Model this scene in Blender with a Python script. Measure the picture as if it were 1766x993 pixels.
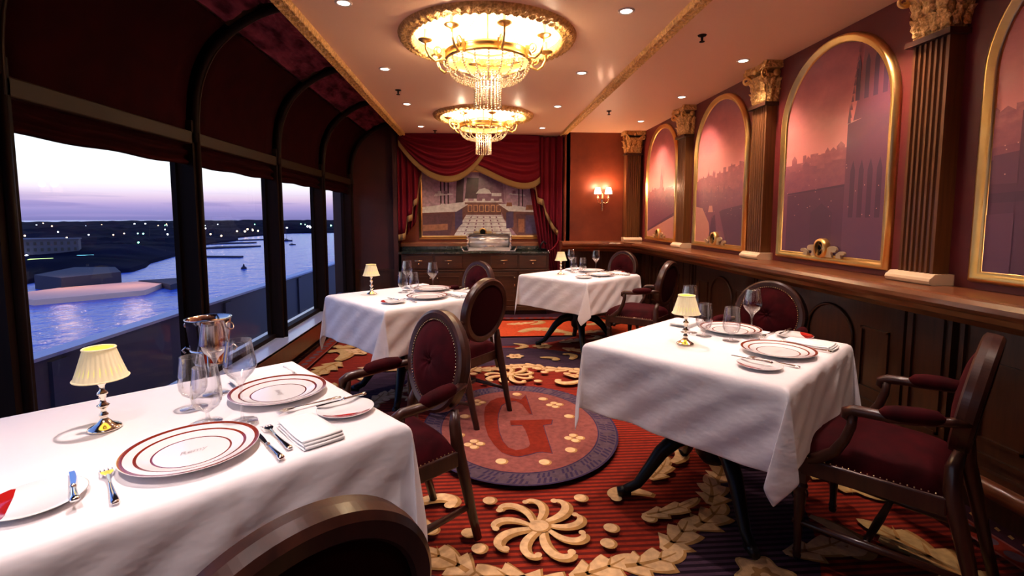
import bpy, math, random
from mathutils import Vector, Matrix
random.seed(7)
PI = math.pi
S = bpy.context.scene
for _o in list(bpy.data.objects):
    bpy.data.objects.remove(_o, do_unlink=True)
COL = S.collection

# ---------------------------------------------------------------- camera, world, exposure
F_PX = 850.0
cam_d = bpy.data.cameras.new('camera')
cam_d.sensor_fit = 'HORIZONTAL'
cam_d.sensor_width = 36.0
cam_d.lens = 36.0 * F_PX / 1766.0
cam_d.shift_y = -46.5 / 1766.0
cam_d.clip_start = 0.02
cam_d.clip_end = 6000
cam = bpy.data.objects.new('camera', cam_d)
COL.objects.link(cam)
cam.location = (0, 0, 1.35)
cam.rotation_euler = (math.radians(90 - 5.042), 0, math.radians(-3.955))
S.camera = cam
S.view_settings.view_transform = 'Standard'
S.view_settings.look = 'None'
S.view_settings.exposure = 0.0
S.view_settings.gamma = 1.0
S.view_settings.use_curve_mapping = False

W = bpy.data.worlds.new('dusk_sky')
S.world = W
W.use_nodes = True
wn = W.node_tree.nodes
wl = W.node_tree.links
wn.clear()
tc = wn.new('ShaderNodeTexCoord')
sep = wn.new('ShaderNodeSeparateXYZ')
wl.new(tc.outputs['Generated'], sep.inputs[0])
ramp = wn.new('ShaderNodeValToRGB')
mr = wn.new('ShaderNodeMapRange')
mr.inputs[1].default_value = -0.05
mr.inputs[2].default_value = 0.95
wl.new(sep.outputs[2], mr.inputs[0])
wl.new(mr.outputs[0], ramp.inputs[0])
cr = ramp.color_ramp
stops = [(0.0, (.08, .10, .28)), (.048, (.26, .24, .56)), (.060, (.36, .32, .68)), (.071, (.55, .43, .78)), (.084, (.90, .70, .92)),
         (.099, (1.08, 1.0, 1.14)), (.120, (1.22, 1.27, 1.32)), (.21, (1.1, 1.28, 1.36)), (.33, (.22, .42, 1.10)), (1.0, (.07, .15, .70))]
while len(cr.elements) < len(stops):
    cr.elements.new(0.5)
for e, (p, c) in zip(cr.elements, stops):
    e.position = p
    e.color = (*c, 1)
# a low bank of cloud near the horizon
mp = wn.new('ShaderNodeMapping')
mp.inputs['Scale'].default_value = (3, 3, 60)
wl.new(tc.outputs['Generated'], mp.inputs[0])
nz = wn.new('ShaderNodeTexNoise')
nz.inputs['Scale'].default_value = 1.6
nz.inputs['Detail'].default_value = 4
wl.new(mp.outputs[0], nz.inputs[0])
nr = wn.new('ShaderNodeMapRange')
nr.inputs[1].default_value = .50
nr.inputs[2].default_value = .62
wl.new(nz.outputs[0], nr.inputs[0])
band = wn.new('ShaderNodeMapRange')
band.inputs[1].default_value = .045
band.inputs[2].default_value = .012
wl.new(sep.outputs[2], band.inputs[0])
mul = wn.new('ShaderNodeMath')
mul.operation = 'MULTIPLY'
wl.new(nr.outputs[0], mul.inputs[0])
wl.new(band.outputs[0], mul.inputs[1])
mixc = wn.new('ShaderNodeMix')
mixc.data_type = 'RGBA'
wl.new(mul.outputs[0], mixc.inputs[0])
wl.new(ramp.outputs[0], mixc.inputs[6])
mixc.inputs[7].default_value = (.36, .31, .66, 1)
bg = wn.new('ShaderNodeBackground')
bg.inputs[1].default_value = 1.0
wl.new(mixc.outputs[2], bg.inputs[0])
wo = wn.new('ShaderNodeOutputWorld')
wl.new(bg.outputs[0], wo.inputs[0])

DOWN_W = 97.0       # spots in the ceiling
WASH_W = 80.0       # spots washing the arched murals
CHAND_W = 9.0       # base power of the chandelier candles and the added fill

# ---------------------------------------------------------------- helpers
def lin(c):
    return tuple(((v / 255) / 12.92 if v / 255 <= .04045 else ((v / 255 + .055) / 1.055) ** 2.4) for v in c)

class Mat:
    def __init__(s, name):
        s.m = bpy.data.materials.new(name)
        s.m.use_nodes = True
        s.n = s.m.node_tree.nodes
        s.l = s.m.node_tree.links
        s.b = s.n.get('Principled BSDF')
        s._tc = None
    def tc(s, out='Object'):
        if s._tc is None:
            s._tc = s.n.new('ShaderNodeTexCoord')
        return s._tc.outputs[out]
    def noise(s, scale, detail=3, sc=(1, 1, 1), out='Object', rough=.5):
        m = s.n.new('ShaderNodeMapping')
        m.inputs['Scale'].default_value = sc
        s.l.new(s.tc(out), m.inputs[0])
        t = s.n.new('ShaderNodeTexNoise')
        t.inputs['Scale'].default_value = scale
        t.inputs['Detail'].default_value = detail
        t.inputs['Roughness'].default_value = rough
        s.l.new(m.outputs[0], t.inputs[0])
        return t.outputs[0]
    def wave(s, scale, axis='Y', dist=0, sc=(1, 1, 1)):
        m = s.n.new('ShaderNodeMapping')
        m.inputs['Scale'].default_value = sc
        s.l.new(s.tc(), m.inputs[0])
        t = s.n.new('ShaderNodeTexWave')
        t.bands_direction = axis
        t.inputs['Scale'].default_value = scale
        t.inputs['Distortion'].default_value = dist
        s.l.new(m.outputs[0], t.inputs[0])
        return t.outputs['Fac']
    def ramp(s, fac, stops, interp='LINEAR'):
        r = s.n.new('ShaderNodeValToRGB')
        r.color_ramp.interpolation = interp
        while len(r.color_ramp.elements) < len(stops):
            r.color_ramp.elements.new(.5)
        for e, (p, c) in zip(r.color_ramp.elements, stops):
            e.position = p
            e.color = (*c, 1)
        s.l.new(fac, r.inputs[0])
        return r.outputs[0]
    def mix(s, fac, a, b, mode='MIX'):
        x = s.n.new('ShaderNodeMix')
        x.data_type = 'RGBA'
        x.blend_type = mode
        for i, v in ((0, fac), (6, a), (7, b)):
            if isinstance(v, (int, float)):
                x.inputs[i].default_value = v
            elif isinstance(v, tuple):
                x.inputs[i].default_value = (*v, 1)
            else:
                s.l.new(v, x.inputs[i])
        return x.outputs[2]
    def bump(s, h, strength=.3, dist=.01):
        b = s.n.new('ShaderNodeBump')
        b.inputs['Strength'].default_value = strength
        b.inputs['Distance'].default_value = dist
        s.l.new(h, b.inputs['Height'])
        s.l.new(b.outputs[0], s.b.inputs['Normal'])
    def col(s, o):
        s.l.new(o, s.b.inputs['Base Color'])

def pm(name, c, rough=.5, metal=0.0, spec=.5, sheen=0, coat=0, trans=0, emit=None, es=0):
    M_ = Mat(name)
    b = M_.b
    b.inputs['Base Color'].default_value = (*c, 1)
    b.inputs['Roughness'].default_value = rough
    b.inputs['Metallic'].default_value = metal
    b.inputs['Specular IOR Level'].default_value = spec
    if sheen:
        b.inputs['Sheen Weight'].default_value = sheen
        b.inputs['Sheen Roughness'].default_value = .35
        b.inputs['Sheen Tint'].default_value = (*[min(1, v * 6 + .05) for v in c], 1)
    if coat:
        b.inputs['Coat Weight'].default_value = coat
        b.inputs['Coat Roughness'].default_value = .12
    if trans:
        b.inputs['Transmission Weight'].default_value = trans
    if emit:
        b.inputs['Emission Color'].default_value = (*emit, 1)
        b.inputs['Emission Strength'].default_value = es
    return M_

def thin_glass(name, tint=(1, 1, 1), refl=.06, maxr=.9, power=1.6):
    M_ = Mat(name)
    n, l = M_.n, M_.l
    n.remove(M_.b)
    out = n.get('Material Output')
    t = n.new('ShaderNodeBsdfTransparent')
    t.inputs[0].default_value = (*tint, 1)
    g = n.new('ShaderNodeBsdfGlossy')
    g.inputs['Roughness'].default_value = .015
    lw = n.new('ShaderNodeLayerWeight')
    lw.inputs[0].default_value = .28
    mr_ = n.new('ShaderNodeMapRange')
    mr_.inputs[3].default_value = refl
    mr_.inputs[4].default_value = maxr
    l.new(lw.outputs['Facing'], mr_.inputs[0])
    p = n.new('ShaderNodeMath')
    p.operation = 'POWER'
    p.inputs[1].default_value = 1.6
    l.new(mr_.outputs[0], p.inputs[0])
    p.inputs[1].default_value = power
    mx = n.new('ShaderNodeMixShader')
    l.new(p.outputs[0], mx.inputs[0])
    l.new(t.outputs[0], mx.inputs[1])
    l.new(g.outputs[0], mx.inputs[2])
    l.new(mx.outputs[0], out.inputs[0])
    return M_

MT = {}
def wood(name, dark, light, rough=.35, coat=.4, axis=(1, 1, 8), scale=6, spec=.4):
    m = pm(name, light, rough, coat=coat, spec=spec)
    f = m.noise(scale, 5, (axis[0] * 3, axis[1] * 3, axis[2] * .25) if False else axis, rough=.6)
    m.col(m.ramp(f, [(.3, dark), (.7, light)]))
    MT[name] = m.m
    return m
wood('chair_wood', (.022, .006, .004), (.056, .015, .008), .36, .2, (6, 6, 1), 5)
wood('panel_wood', (.034, .010, .004), (.066, .020, .008), .38, .3, (8, 8, .8), 4)
wood('ledge_wood', (.13, .036, .012), (.24, .075, .026), .3, .5, (1, 1, 10), 5)
wood('pilaster_wood', (.10, .034, .008), (.17, .062, .016), .4, .25, (14, 14, .6), 4)
wood('credenza_wood', (.036, .012, .005), (.070, .024, .009), .35, .3, (1, 8, 8), 4)
wood('post_wood', (.007, .003, .002), (.014, .006, .004), .6, 0, (12, 12, .6), 3, .08)
MT['bronze'] = pm('bronze', (.026, .013, .006), .5, 0, spec=.1).m
MT['black'] = pm('black_lacquer', (.004, .004, .004), .35, spec=.25).m
v = pm('velvet', (.11, .004, .008), .8, spec=.08, sheen=.08)
v.col(v.ramp(v.noise(14, 3), [(.35, (.023, .0008, .0022)), (.7, (.043, .0014, .0034))]))
MT['velvet'] = v.m
v = pm('velvet_dark', (.022, .0015, .003), .85, spec=.06, sheen=.08)
MT['velvet_dark'] = v.m
MT['nail'] = pm('nailhead_brass', (.80, .62, .36), .2, 1.0).m
c = pm('cloth_white', (.84, .79, .80), .85, sheen=.1)
hn = c.noise(5, 4, (1, 1, 1.4))
fine = c.noise(420, 2)
cv = c.noise(3.4, 4, (1, 1, 1.6), rough=.5)
c.bump(cv, .36, .04)
MT['cloth'] = c.m
MT['napkin'] = pm('napkin_white', (.86, .83, .82), .9).m
MT['china'] = pm('china', (.88, .86, .85), .12, coat=.5).m
MT['china_red'] = pm('china_red_band', (.33, .035, .012), .18, metal=.35, coat=.5).m
MT['china_crimson'] = pm('china_crimson', (.42, .012, .010), .15, coat=.6).m
MT['china_grey'] = pm('china_grey_mark', (.45, .40, .40), .5).m
MT['silver'] = pm('silver', (.86, .84, .82), .12, 1.0).m
MT['lamp_silver'] = pm('lamp_silver', (.90, .80, .66), .14, 1.0).m
MT['satin_silver'] = pm('satin_silver', (.82, .76, .72), .35, .6).m
MT['copper_rim'] = pm('copper_silver', (.86, .72, .58), .13, 1.0).m
g = pm('gilt', (.78, .46, .12), .33, 1.0)
g.col(g.ramp(g.noise(9, 2), [(.3, (.86, .54, .17)), (.7, (.95, .64, .24))]))
MT['gilt'] = g.m
g = pm('gilt_pale', (.86, .68, .40), .36, .85)
MT['gilt_pale'] = g.m
g = pm('gilt_carved', (.72, .40, .10), .38, .35)
hh = g.noise(55, 3)
g.bump(hh, .9, .02)
g.col(g.ramp(hh, [(.35, (.62, .33, .08)), (.65, (.96, .60, .20))]))
MT['gilt_carved'] = g.m
MT['pale_stone'] = pm('pale_gilt_base', (.78, .58, .36), .4).m
MT['glass'] = thin_glass('drinking_glass', (.975, .975, .985), .045, .95, 1.15).m
MT['pane'] = thin_glass('window_pane', (.97, .975, .985), .02, .35).m
MT['crystal'] = pm('crystal', (.80, .62, .42), .10, spec=1.0, trans=.45).m
MT['bulb'] = pm('candle_bulb', (1, .9, .7), .5, emit=(1, .80, .50), es=7).m
MT['cove'] = pm('glowing_cove', (.95, .90, .78), .6, emit=(1, .86, .58), es=1.15).m  # dome emits by itself, standing in for light cast on the cove
MT['shade_lit'] = pm('sconce_shade', (1, .85, .7), .6, emit=(1, .62, .38), es=3.2).m
s_ = pm('lamp_shade_cloth', (.86, .74, .50), .8, trans=0, emit=(1, .74, .30), es=.22)
s_.bump(s_.noise(60, 1, (1, 1, .05)), .2, .01)
MT['lamp_shade'] = s_.m
MT['shade_inside'] = pm('lamp_shade_inside', (.9, .8, .3), .8, emit=(1, .78, .06), es=.75).m
MT['lens'] = pm('downlight_lens', (1, 1, 1), .5, emit=(1, .88, .78), es=14).m
MT['white_trim'] = pm('white_trim', (.75, .62, .52), .5).m
c = pm('ceiling_paint', (.93, .58, .36), .50, coat=.04)
MT['ceiling'] = c.m
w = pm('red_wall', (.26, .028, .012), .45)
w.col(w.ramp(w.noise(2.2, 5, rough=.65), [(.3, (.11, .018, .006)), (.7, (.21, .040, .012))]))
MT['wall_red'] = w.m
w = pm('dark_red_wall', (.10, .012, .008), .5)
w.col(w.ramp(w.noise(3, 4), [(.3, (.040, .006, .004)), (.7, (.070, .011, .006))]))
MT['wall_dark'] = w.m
w = pm('arch_wall', (.19, .020, .018), .45)
w.col(w.ramp(w.noise(2, 4), [(.3, (.095, .011, .010)), (.7, (.165, .019, .016))]))
MT['wall_arch'] = w.m
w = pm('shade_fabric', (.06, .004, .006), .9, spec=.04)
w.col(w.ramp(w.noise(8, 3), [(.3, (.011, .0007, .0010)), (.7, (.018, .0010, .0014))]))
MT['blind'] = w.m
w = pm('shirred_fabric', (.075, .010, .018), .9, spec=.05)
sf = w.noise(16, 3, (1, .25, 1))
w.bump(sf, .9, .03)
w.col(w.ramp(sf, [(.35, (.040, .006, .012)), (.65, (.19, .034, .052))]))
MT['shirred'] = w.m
w = pm('curtain_velvet', (.115, .004, .010), .75, spec=.1, sheen=.1)
MT['curtain'] = w.m
w = pm('fringe', (.30, .17, .065), .8, spec=.1)
w.bump(w.wave(60, 'X'), .6, .01)
MT['fringe'] = w.m
w = pm('marble', (.03, .045, .035), .12, coat=.4)
w.col(w.ramp(w.noise(9, 6, rough=.7), [(.35, (.008, .012, .010)), (.6, (.030, .032, .024)), (.75, (.22, .19, .14))]))
MT['marble'] = w.m
# carpet
def carpet(name, a, b, stripes=True):
    m = pm(name, a, .95, spec=.1, sheen=.15)
    nzz = m.noise(35, 3)
    base = m.ramp(nzz, [(.3, tuple(x * .8 for x in a)), (.7, tuple(min(1, x * 1.15) for x in a))])
    if stripes:
        wv = m.wave(9.5, 'Y')
        rr = m.ramp(wv, [(.42, (0, 0, 0)), (.58, (1, 1, 1))])
        base = m.mix(rr, b, base)
    m.col(base)
    m.bump(m.noise(300, 2), .4, .003)
    MT[name] = m.m
carpet('carpet_red', (.235, .020, .008), (.085, .009, .006))
carpet('carpet_scarlet', (.42, .050, .013), (.30, .03, .012), False)
carpet('carpet_purple', (.062, .030, .050), (.016, .007, .013))
carpet('carpet_violet', (.080, .048, .062), (.1, .1, .1), False)
carpet('carpet_ink', (.035, .02, .05), (.1, .1, .1), False)
carpet('carpet_rose', (.185, .052, .042), (.1, .1, .1), False)
carpet('carpet_cream', (.60, .37, .18), (.1, .1, .1), False)
carpet('carpet_gold', (.34, .17, .055), (.1, .1, .1), False)
carpet('carpet_olive', (.42, .27, .11), (.1, .1, .1), False)
carpet('carpet_crimson', (.15, .014, .006), (.1, .1, .1), False)
carpet('carpet_edge', (.030, .008, .014), (.1, .1, .1), False)
# outside
w = pm('harbour_water', (.03, .12, .60), .20)
w.b.inputs['IOR'].default_value = 1.30
w.bump(w.noise(.10, 5, (1, 1, 1), rough=.65), .55, 3.0)
MT['water'] = w.m
w = pm('dark_land', (.012, .014, .030), .95, spec=.02)
w.col(w.ramp(w.noise(.02, 5), [(.35, (.004, .005, .014)), (.65, (.014, .013, .030))]))
MT['land'] = w.m
MT['quay'] = pm('lit_quay', (.85, .52, .38), .8).m  # warm lamplight on the quay is put into this base colour
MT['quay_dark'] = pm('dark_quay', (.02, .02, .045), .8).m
MT['building_far'] = pm('building_far', (.09, .085, .12), .8).m
MT['building_win'] = pm('building_window', (.02, .02, .03), .4).m
MT['parapet'] = pm('parapet_grey', (.065, .07, .11), .6).m
MT['parapet_cap'] = pm('parapet_cap', (.40, .50, .72), .4).m
MT['deck'] = pm('outer_deck', (.025, .018, .022), .6).m
MT['sill'] = pm('sill_paint', (.34, .36, .46), .25, coat=.3).m
for nm, cc in (('light_warm', (1, .62, .30)), ('light_white', (.9, .95, 1)), ('light_green', (.25, 1, .55))):
    MT[nm] = pm(nm, cc, .5, emit=cc, es=12).m

class MB:
    """collects shapes of one part"""
    def __init__(s):
        s.v = []; s.f = []; s.mi = []; s.sm = []; s.mats = []; s.cur = 0; s.smooth = False
        s.T = Matrix.Identity(4)
    def mat(s, name):
        if name not in s.mats:
            s.mats.append(name)
        s.cur = s.mats.index(name)
        return s
    def add(s, vs, fs, smooth=None):
        if not s.mats:
            s.mat('china')
        b = len(s.v)
        s.v += [tuple(s.T @ Vector(p)) for p in vs]
        sm = s.smooth if smooth is None else smooth
        for f in fs:
            s.f.append([b + i for i in f]); s.mi.append(s.cur); s.sm.append(sm)
        return s
    def box(s, x0, x1, y0, y1, z0, z1):
        vs = [(x, y, z) for z in (z0, z1) for y in (y0, y1) for x in (x0, x1)]
        return s.add(vs, [(0, 2, 3, 1), (4, 5, 7, 6), (0, 1, 5, 4), (2, 6, 7, 3), (0, 4, 6, 2), (1, 3, 7, 5)], False)
    def prism(s, poly, z0, z1, axis='z'):
        n = len(poly)
        def P(a, b, c):
            return (a, b, c) if axis == 'z' else ((c, a, b) if axis == 'x' else (a, c, b))
        vs = [P(a, b, z0) for a, b in poly] + [P(a, b, z1) for a, b in poly]
        fs = [list(range(n))[::-1], list(range(n, 2 * n))] + [(i, (i + 1) % n, n + (i + 1) % n, n + i) for i in range(n)]
        return s.add(vs, fs, False)
    def flat(s, poly, z, axis='z'):
        def P(a, b, c):
            return (a, b, c) if axis == 'z' else ((c, a, b) if axis == 'x' else (a, c, b))
        return s.add([P(a, b, z) for a, b in poly], [list(range(len(poly)))], False)
    def lathe(s, prof, seg=24, c=(0, 0, 0), a0=0, a1=2 * PI, ell=(1, 1)):
        full = abs(a1 - a0 - 2 * PI) < 1e-6
        m = seg if full else seg + 1
        vs = []; fs = []
        for r, z in prof:
            for k in range(m):
                a = a0 + (a1 - a0) * k / seg
                vs.append((c[0] + r * math.cos(a) * ell[0], c[1] + r * math.sin(a) * ell[1], c[2] + z))
        for i in range(len(prof) - 1):
            for k in range(seg):
                k2 = (k + 1) % m if full else k + 1
                fs.append((i * m + k, i * m + k2, (i + 1) * m + k2, (i + 1) * m + k))
        return s.add(vs, fs, True)
    def tube(s, path, r, seg=8, closed=False, caps=True, rn=None):
        """sweep a circle (r number or list); rn = flattening across the binormal"""
        P = [Vector(p) for p in path]; n = len(P)
        R = r if isinstance(r, (list, tuple)) else [r] * n
        vs = []; fs = []
        up = Vector((0, 0, 1))
        prev = None
        for i in range(n):
            if closed:
                t = (P[(i + 1) % n] - P[i - 1]).normalized()
            else:
                t = (P[min(i + 1, n - 1)] - P[max(i - 1, 0)]).normalized()
            if prev is None:
                a = up if abs(t.dot(up)) < .92 else Vector((1, 0, 0))
                u = t.cross(a).normalized()
            else:
                u = (prev - t * prev.dot(t)).normalized()
            prev = u
            w_ = t.cross(u)
            k2 = rn if rn else 1
            for k in range(seg):
                an = 2 * PI * k / seg
                vs.append(P[i] + u * (R[i] * math.cos(an)) + w_ * (R[i] * k2 * math.sin(an)))
        m = n if closed else n - 1
        for i in range(m):
            j = (i + 1) % n
            for k in range(seg):
                k2 = (k + 1) % seg
                fs.append((i * seg + k, i * seg + k2, j * seg + k2, j * seg + k))
        if caps and not closed:
            fs.append(list(range(seg))[::-1]); fs.append([(n - 1) * seg + k for k in range(seg)])
        return s.add(vs, fs, True)
    def sweep(s, path, prof, closed=False, up=(0, 0, 1)):
        """sweep profile points (a along side vector, b along up) keeping up fixed"""
        P = [Vector(p) for p in path]; n = len(P); U = Vector(up)
        vs = []; fs = []; m = len(prof)
        for i in range(n):
            if closed:
                t1 = (P[i] - P[i - 1]).normalized(); t2 = (P[(i + 1) % n] - P[i]).normalized()
            else:
                t1 = (P[i] - P[i - 1]).normalized() if i > 0 else (P[1] - P[0]).normalized()
                t2 = (P[i + 1] - P[i]).normalized() if i < n - 1 else t1
            t = (t1 + t2).normalized()
            sd = t.cross(U).normalized()
            k = 1 / max(.3, t.dot(t1))
            for a, b in prof:
                vs.append(P[i] + sd * (a * k) + U * b)
        for i in range(n if closed else n - 1):
            j = (i + 1) % n
            for k in range(m):
                k2 = (k + 1) % m
                fs.append((i * m + k, j * m + k, j * m + k2, i * m + k2))
        if not closed:
            fs.append(list(range(m))[::-1]); fs.append([(n - 1) * m + k for k in range(m)])
        return s.add(vs, fs)
    def grid(s, nu, nv, fn, smooth=True, cu=False):
        vs = [fn(i / nu, j / nv) for j in range(nv + 1) for i in range(nu + (0 if cu else 1))]
        m = nu if cu else nu + 1
        fs = []
        for j in range(nv):
            for i in range(nu):
                i2 = (i + 1) % m if cu else i + 1
                fs.append((j * m + i, j * m + i2, (j + 1) * m + i2, (j + 1) * m + i))
        return s.add(vs, fs, smooth)
    def ball(s, c, r, seg=8, rings=6, sc=(1, 1, 1)):
        vs = [(c[0], c[1], c[2] + r * sc[2])]
        for j in range(1, rings):
            a = PI * j / rings
            for k in range(seg):
                b = 2 * PI * k / seg
                vs.append((c[0] + r * sc[0] * math.sin(a) * math.cos(b), c[1] + r * sc[1] * math.sin(a) * math.sin(b), c[2] + r * sc[2] * math.cos(a)))
        vs.append((c[0], c[1], c[2] - r * sc[2]))
        fs = [(0, 1 + k, 1 + (k + 1) % seg) for k in range(seg)]
        for j in range(rings - 2):
            for k in range(seg):
                a = 1 + j * seg + k; b = 1 + j * seg + (k + 1) % seg
                fs.append((a, a + seg, b + seg, b))
        L = len(vs) - 1
        fs += [(L, 1 + (rings - 2) * seg + (k + 1) % seg, 1 + (rings - 2) * seg + k) for k in range(seg)]
        return s.add(vs, fs, True)
    def strip(s, path, w0, z=0, axis='z'):
        """flat ribbon: path 2D points, w0 list of (left,right) half widths"""
        n = len(path); L = []; R = []
        for i in range(n):
            a = path[max(0, i - 1)]; b = path[min(n - 1, i + 1)]
            dx, dy = b[0] - a[0], b[1] - a[1]; q = math.hypot(dx, dy) or 1
            nx, ny = -dy / q, dx / q
            wl_, wr_ = w0[i] if isinstance(w0[i], tuple) else (w0[i], w0[i])
            L.append((path[i][0] + nx * wl_, path[i][1] + ny * wl_)); R.append((path[i][0] - nx * wr_, path[i][1] - ny * wr_))
        def P(p):
            return (p[0], p[1], z) if axis == 'z' else ((z, p[0], p[1]) if axis == 'x' else (p[0], z, p[1]))
        vs = [P(p) for p in L] + [P(p) for p in R]
        return s.add(vs, [(i, n + i, n + i + 1, i + 1) for i in range(n - 1)], False)
    def build(s, name, parent=None, loc=None, rz=None, bevel=0, solid=0, **kw):
        me = bpy.data.meshes.new(name)
        me.from_pydata(s.v, [], s.f)
        for m in s.mats:
            me.materials.append(MT[m])
        me.polygons.foreach_set('material_index', s.mi)
        me.polygons.foreach_set('use_smooth', s.sm)
        me.update()
        o = bpy.data.objects.new(name, me)
        COL.objects.link(o)
        if parent: o.parent = parent
        if loc: o.location = loc
        if rz is not None: o.rotation_euler = (0, 0, rz)
        if solid:
            q = o.modifiers.new('solid', 'SOLIDIFY'); q.thickness = solid; q.offset = 0
        if bevel:
            q = o.modifiers.new('bevel', 'BEVEL'); q.width = bevel; q.segments = 2; q.limit_method = 'ANGLE'; q.angle_limit = math.radians(50)
        return tag(o, **kw)

def tag(o, label=None, cat=None, group=None, kind=None):
    if label: o['label'] = label
    if cat: o['category'] = cat
    if group: o['group'] = group
    if kind: o['kind'] = kind
    return o

def thing(name, label, cat, loc=(0, 0, 0), rz=0, group=None):
    o = bpy.data.objects.new(name, None)
    o.empty_display_size = .1
    COL.objects.link(o)
    o.location = loc; o.rotation_euler = (0, 0, rz)
    return tag(o, label, cat, group)

def copy_tree(o, parent=None):
    c_ = o.copy(); COL.objects.link(c_)
    if parent: c_.parent = parent
    for ch in list(o.children):
        copy_tree(ch, c_)
    return c_

def place(proto, used, loc, rz, label, group=None, name=None):
    o = proto if not used else copy_tree(proto)
    o.location = loc; o.rotation_euler = (0, 0, rz)
    o['label'] = label
    if group: o['group'] = group
    return o

def sm(a, b, t):
    t = max(0, min(1, (t - a) / (b - a))); return t * t * (3 - 2 * t)

# ---------------------------------------------------------------- room dimensions
YB = 7.15          # back of the alcove
YW = 6.62          # back wall on the right
YL = 7.12          # back wall on the left
XR = 2.20          # right wall (arches)
XG = -1.80         # glass plane on the left
YF = -1.5          # wall behind the camera
ZC = 2.48          # ceiling
CX = .26           # centre of the carpet design
TRL, TRR = -1.045, 1.165

# ---------------------------------------------------------------- carpet (floor)
C = MB()
C.mat('carpet_red').flat([(-1.74, YF), (2.28, YF), (2.28, YB + .05), (-1.74, YB + .05)], -.024)
zc = [-.024]
CN = [0]
def nxt():
    CN[0] += 1
    return zc[0] + (CN[0] % 9) * .00032
def lay(step=.0004):
    zc[0] += step
    return zc[0]
def arc_pts(cx, cy, rx, ry, n=96, a0=0, a1=2 * PI):
    return [(cx + rx * math.cos(a0 + (a1 - a0) * i / n), cy + ry * math.sin(a0 + (a1 - a0) * i / n)) for i in range(n + (0 if abs(a1 - a0 - 2 * PI) < 1e-6 else 1))]
def ring(cx, cy, rx, ry, w, z, n=120):
    C.grid(n, 1, lambda u, v_: (cx + (rx - w * v_) * math.cos(2 * PI * u), cy + (ry - w * v_) * math.sin(2 * PI * u), z), False)
MY = 3.10
PER = 4.2
# purple field outside the garland, red bands, corners
z_ = lay()
def field(cy):
    # purple ground around the garland ellipse
    C.mat('carpet_purple')
    n = 96
    C.grid(n, 1, lambda u, v_: (CX + (1.16 + v_ * .30) * math.cos(2 * PI * u), cy + (1.40 + v_ * .62) * math.sin(2 * PI * u), z_), False)
for k in (-1, 0, 1):
    field(MY + k * 4.1)
# comma / scroll motif
def rot(p, a, s, c_):
    return (c_[0] + s * (p[0] * math.cos(a) - p[1] * math.sin(a)), c_[1] + s * (p[0] * math.sin(a) + p[1] * math.cos(a)))
def scroll_path(L=1.0, curl=1.25, n=26, bend=.9, flip=1):
    """unit scroll: starts at origin along +x, bends and spirals in"""
    pts = [(0.0, 0.0)]; a = 0.0; x = y = 0.0
    for i in range(n):
        t = i / (n - 1)
        st = L / n * 1.5 * (1 - .55 * t)
        a += flip * (bend / n + curl * 4.6 / n * t ** 1.8)
        x += st * math.cos(a); y += st * math.sin(a)
        pts.append((x, y))
    return pts
def scroll(c_, a, s, mat='carpet_cream', w=.10, curl=1.25, bend=.9, flip=1, shadow=True, knob=True, z=None):
    z = nxt() if z is None else z
    pts = scroll_path(1, curl, 26, bend, flip)
    n = len(pts)
    ws = [s * w * (.28 + .72 * math.sin(PI * min(1, (i / (n - 1)) * .95 + .04)) ** .7) for i in range(n)]
    P_ = [rot(p, a, s, c_) for p in pts]
    if shadow:
        C.mat('carpet_gold').strip([(p[0] + .016 * s / .3, p[1] - .018 * s / .3) for p in P_], [x * 1.3 for x in ws], z - .00016)
    C.mat(mat).strip(P_, ws, z)
    if knob:
        C.flat(arc_pts(P_[-1][0], P_[-1][1], s * w * .95, s * w * .95, 14), z + .00008)
def dot(x, y, r=.028, mat='carpet_cream', ry=None):
    z = nxt()
    C.mat('carpet_gold').flat(arc_pts(x + .008, y - .004, r * 1.12, (ry or r) * 1.12, 16), z - .00016)
    C.mat(mat).flat(arc_pts(x, y, r, ry or r, 16), z)
def leaf(c_, a, L, Wd, mat='carpet_cream', lobes=4, vein='carpet_gold', bend=.5, z=None):
    z = nxt() if z is None else z
    n = 30; pts = []; x = y = 0; an = -bend / 2
    for i in range(n + 1):
        pts.append((x, y)); an += bend / n
        x += math.cos(an) / n; y += math.sin(an) / n
    P_ = [rot(p, a, L, c_) for p in pts]
    ws = []
    for i in range(n + 1):
        t = i / n
        env = math.sin(PI * min(1, t * .93 + .07)) ** .75 * (1 - .25 * t)
        ph = (t * lobes) % 1.0
        ws.append(Wd * env * (.52 + .62 * ph) if t < .97 else .002)
    C.mat(vein).strip([(p[0] + .008, p[1] - .008) for p in P_], [w_ * 1.14 for w_ in ws], z - .00016)
    C.mat(mat).strip(P_, ws, z)
    C.mat(vein)
    C.strip(P_[2:-4], [Wd * .14 * (1 - i / n) for i in range(len(P_[2:-4]))], z + .0002)
    for k in range(1, lobes):
        for sd in (-1, 1):
            i0 = int(n * (k - .25) / lobes); p0 = P_[i0]
            aa = a + sd * .75
            C.strip([(p0[0] + t_ * Wd * .8 * math.cos(aa), p0[1] + t_ * Wd * .8 * math.sin(aa)) for t_ in (0, .5, 1)], [Wd * .07, Wd * .05, .0005], z + .0002)
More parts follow.
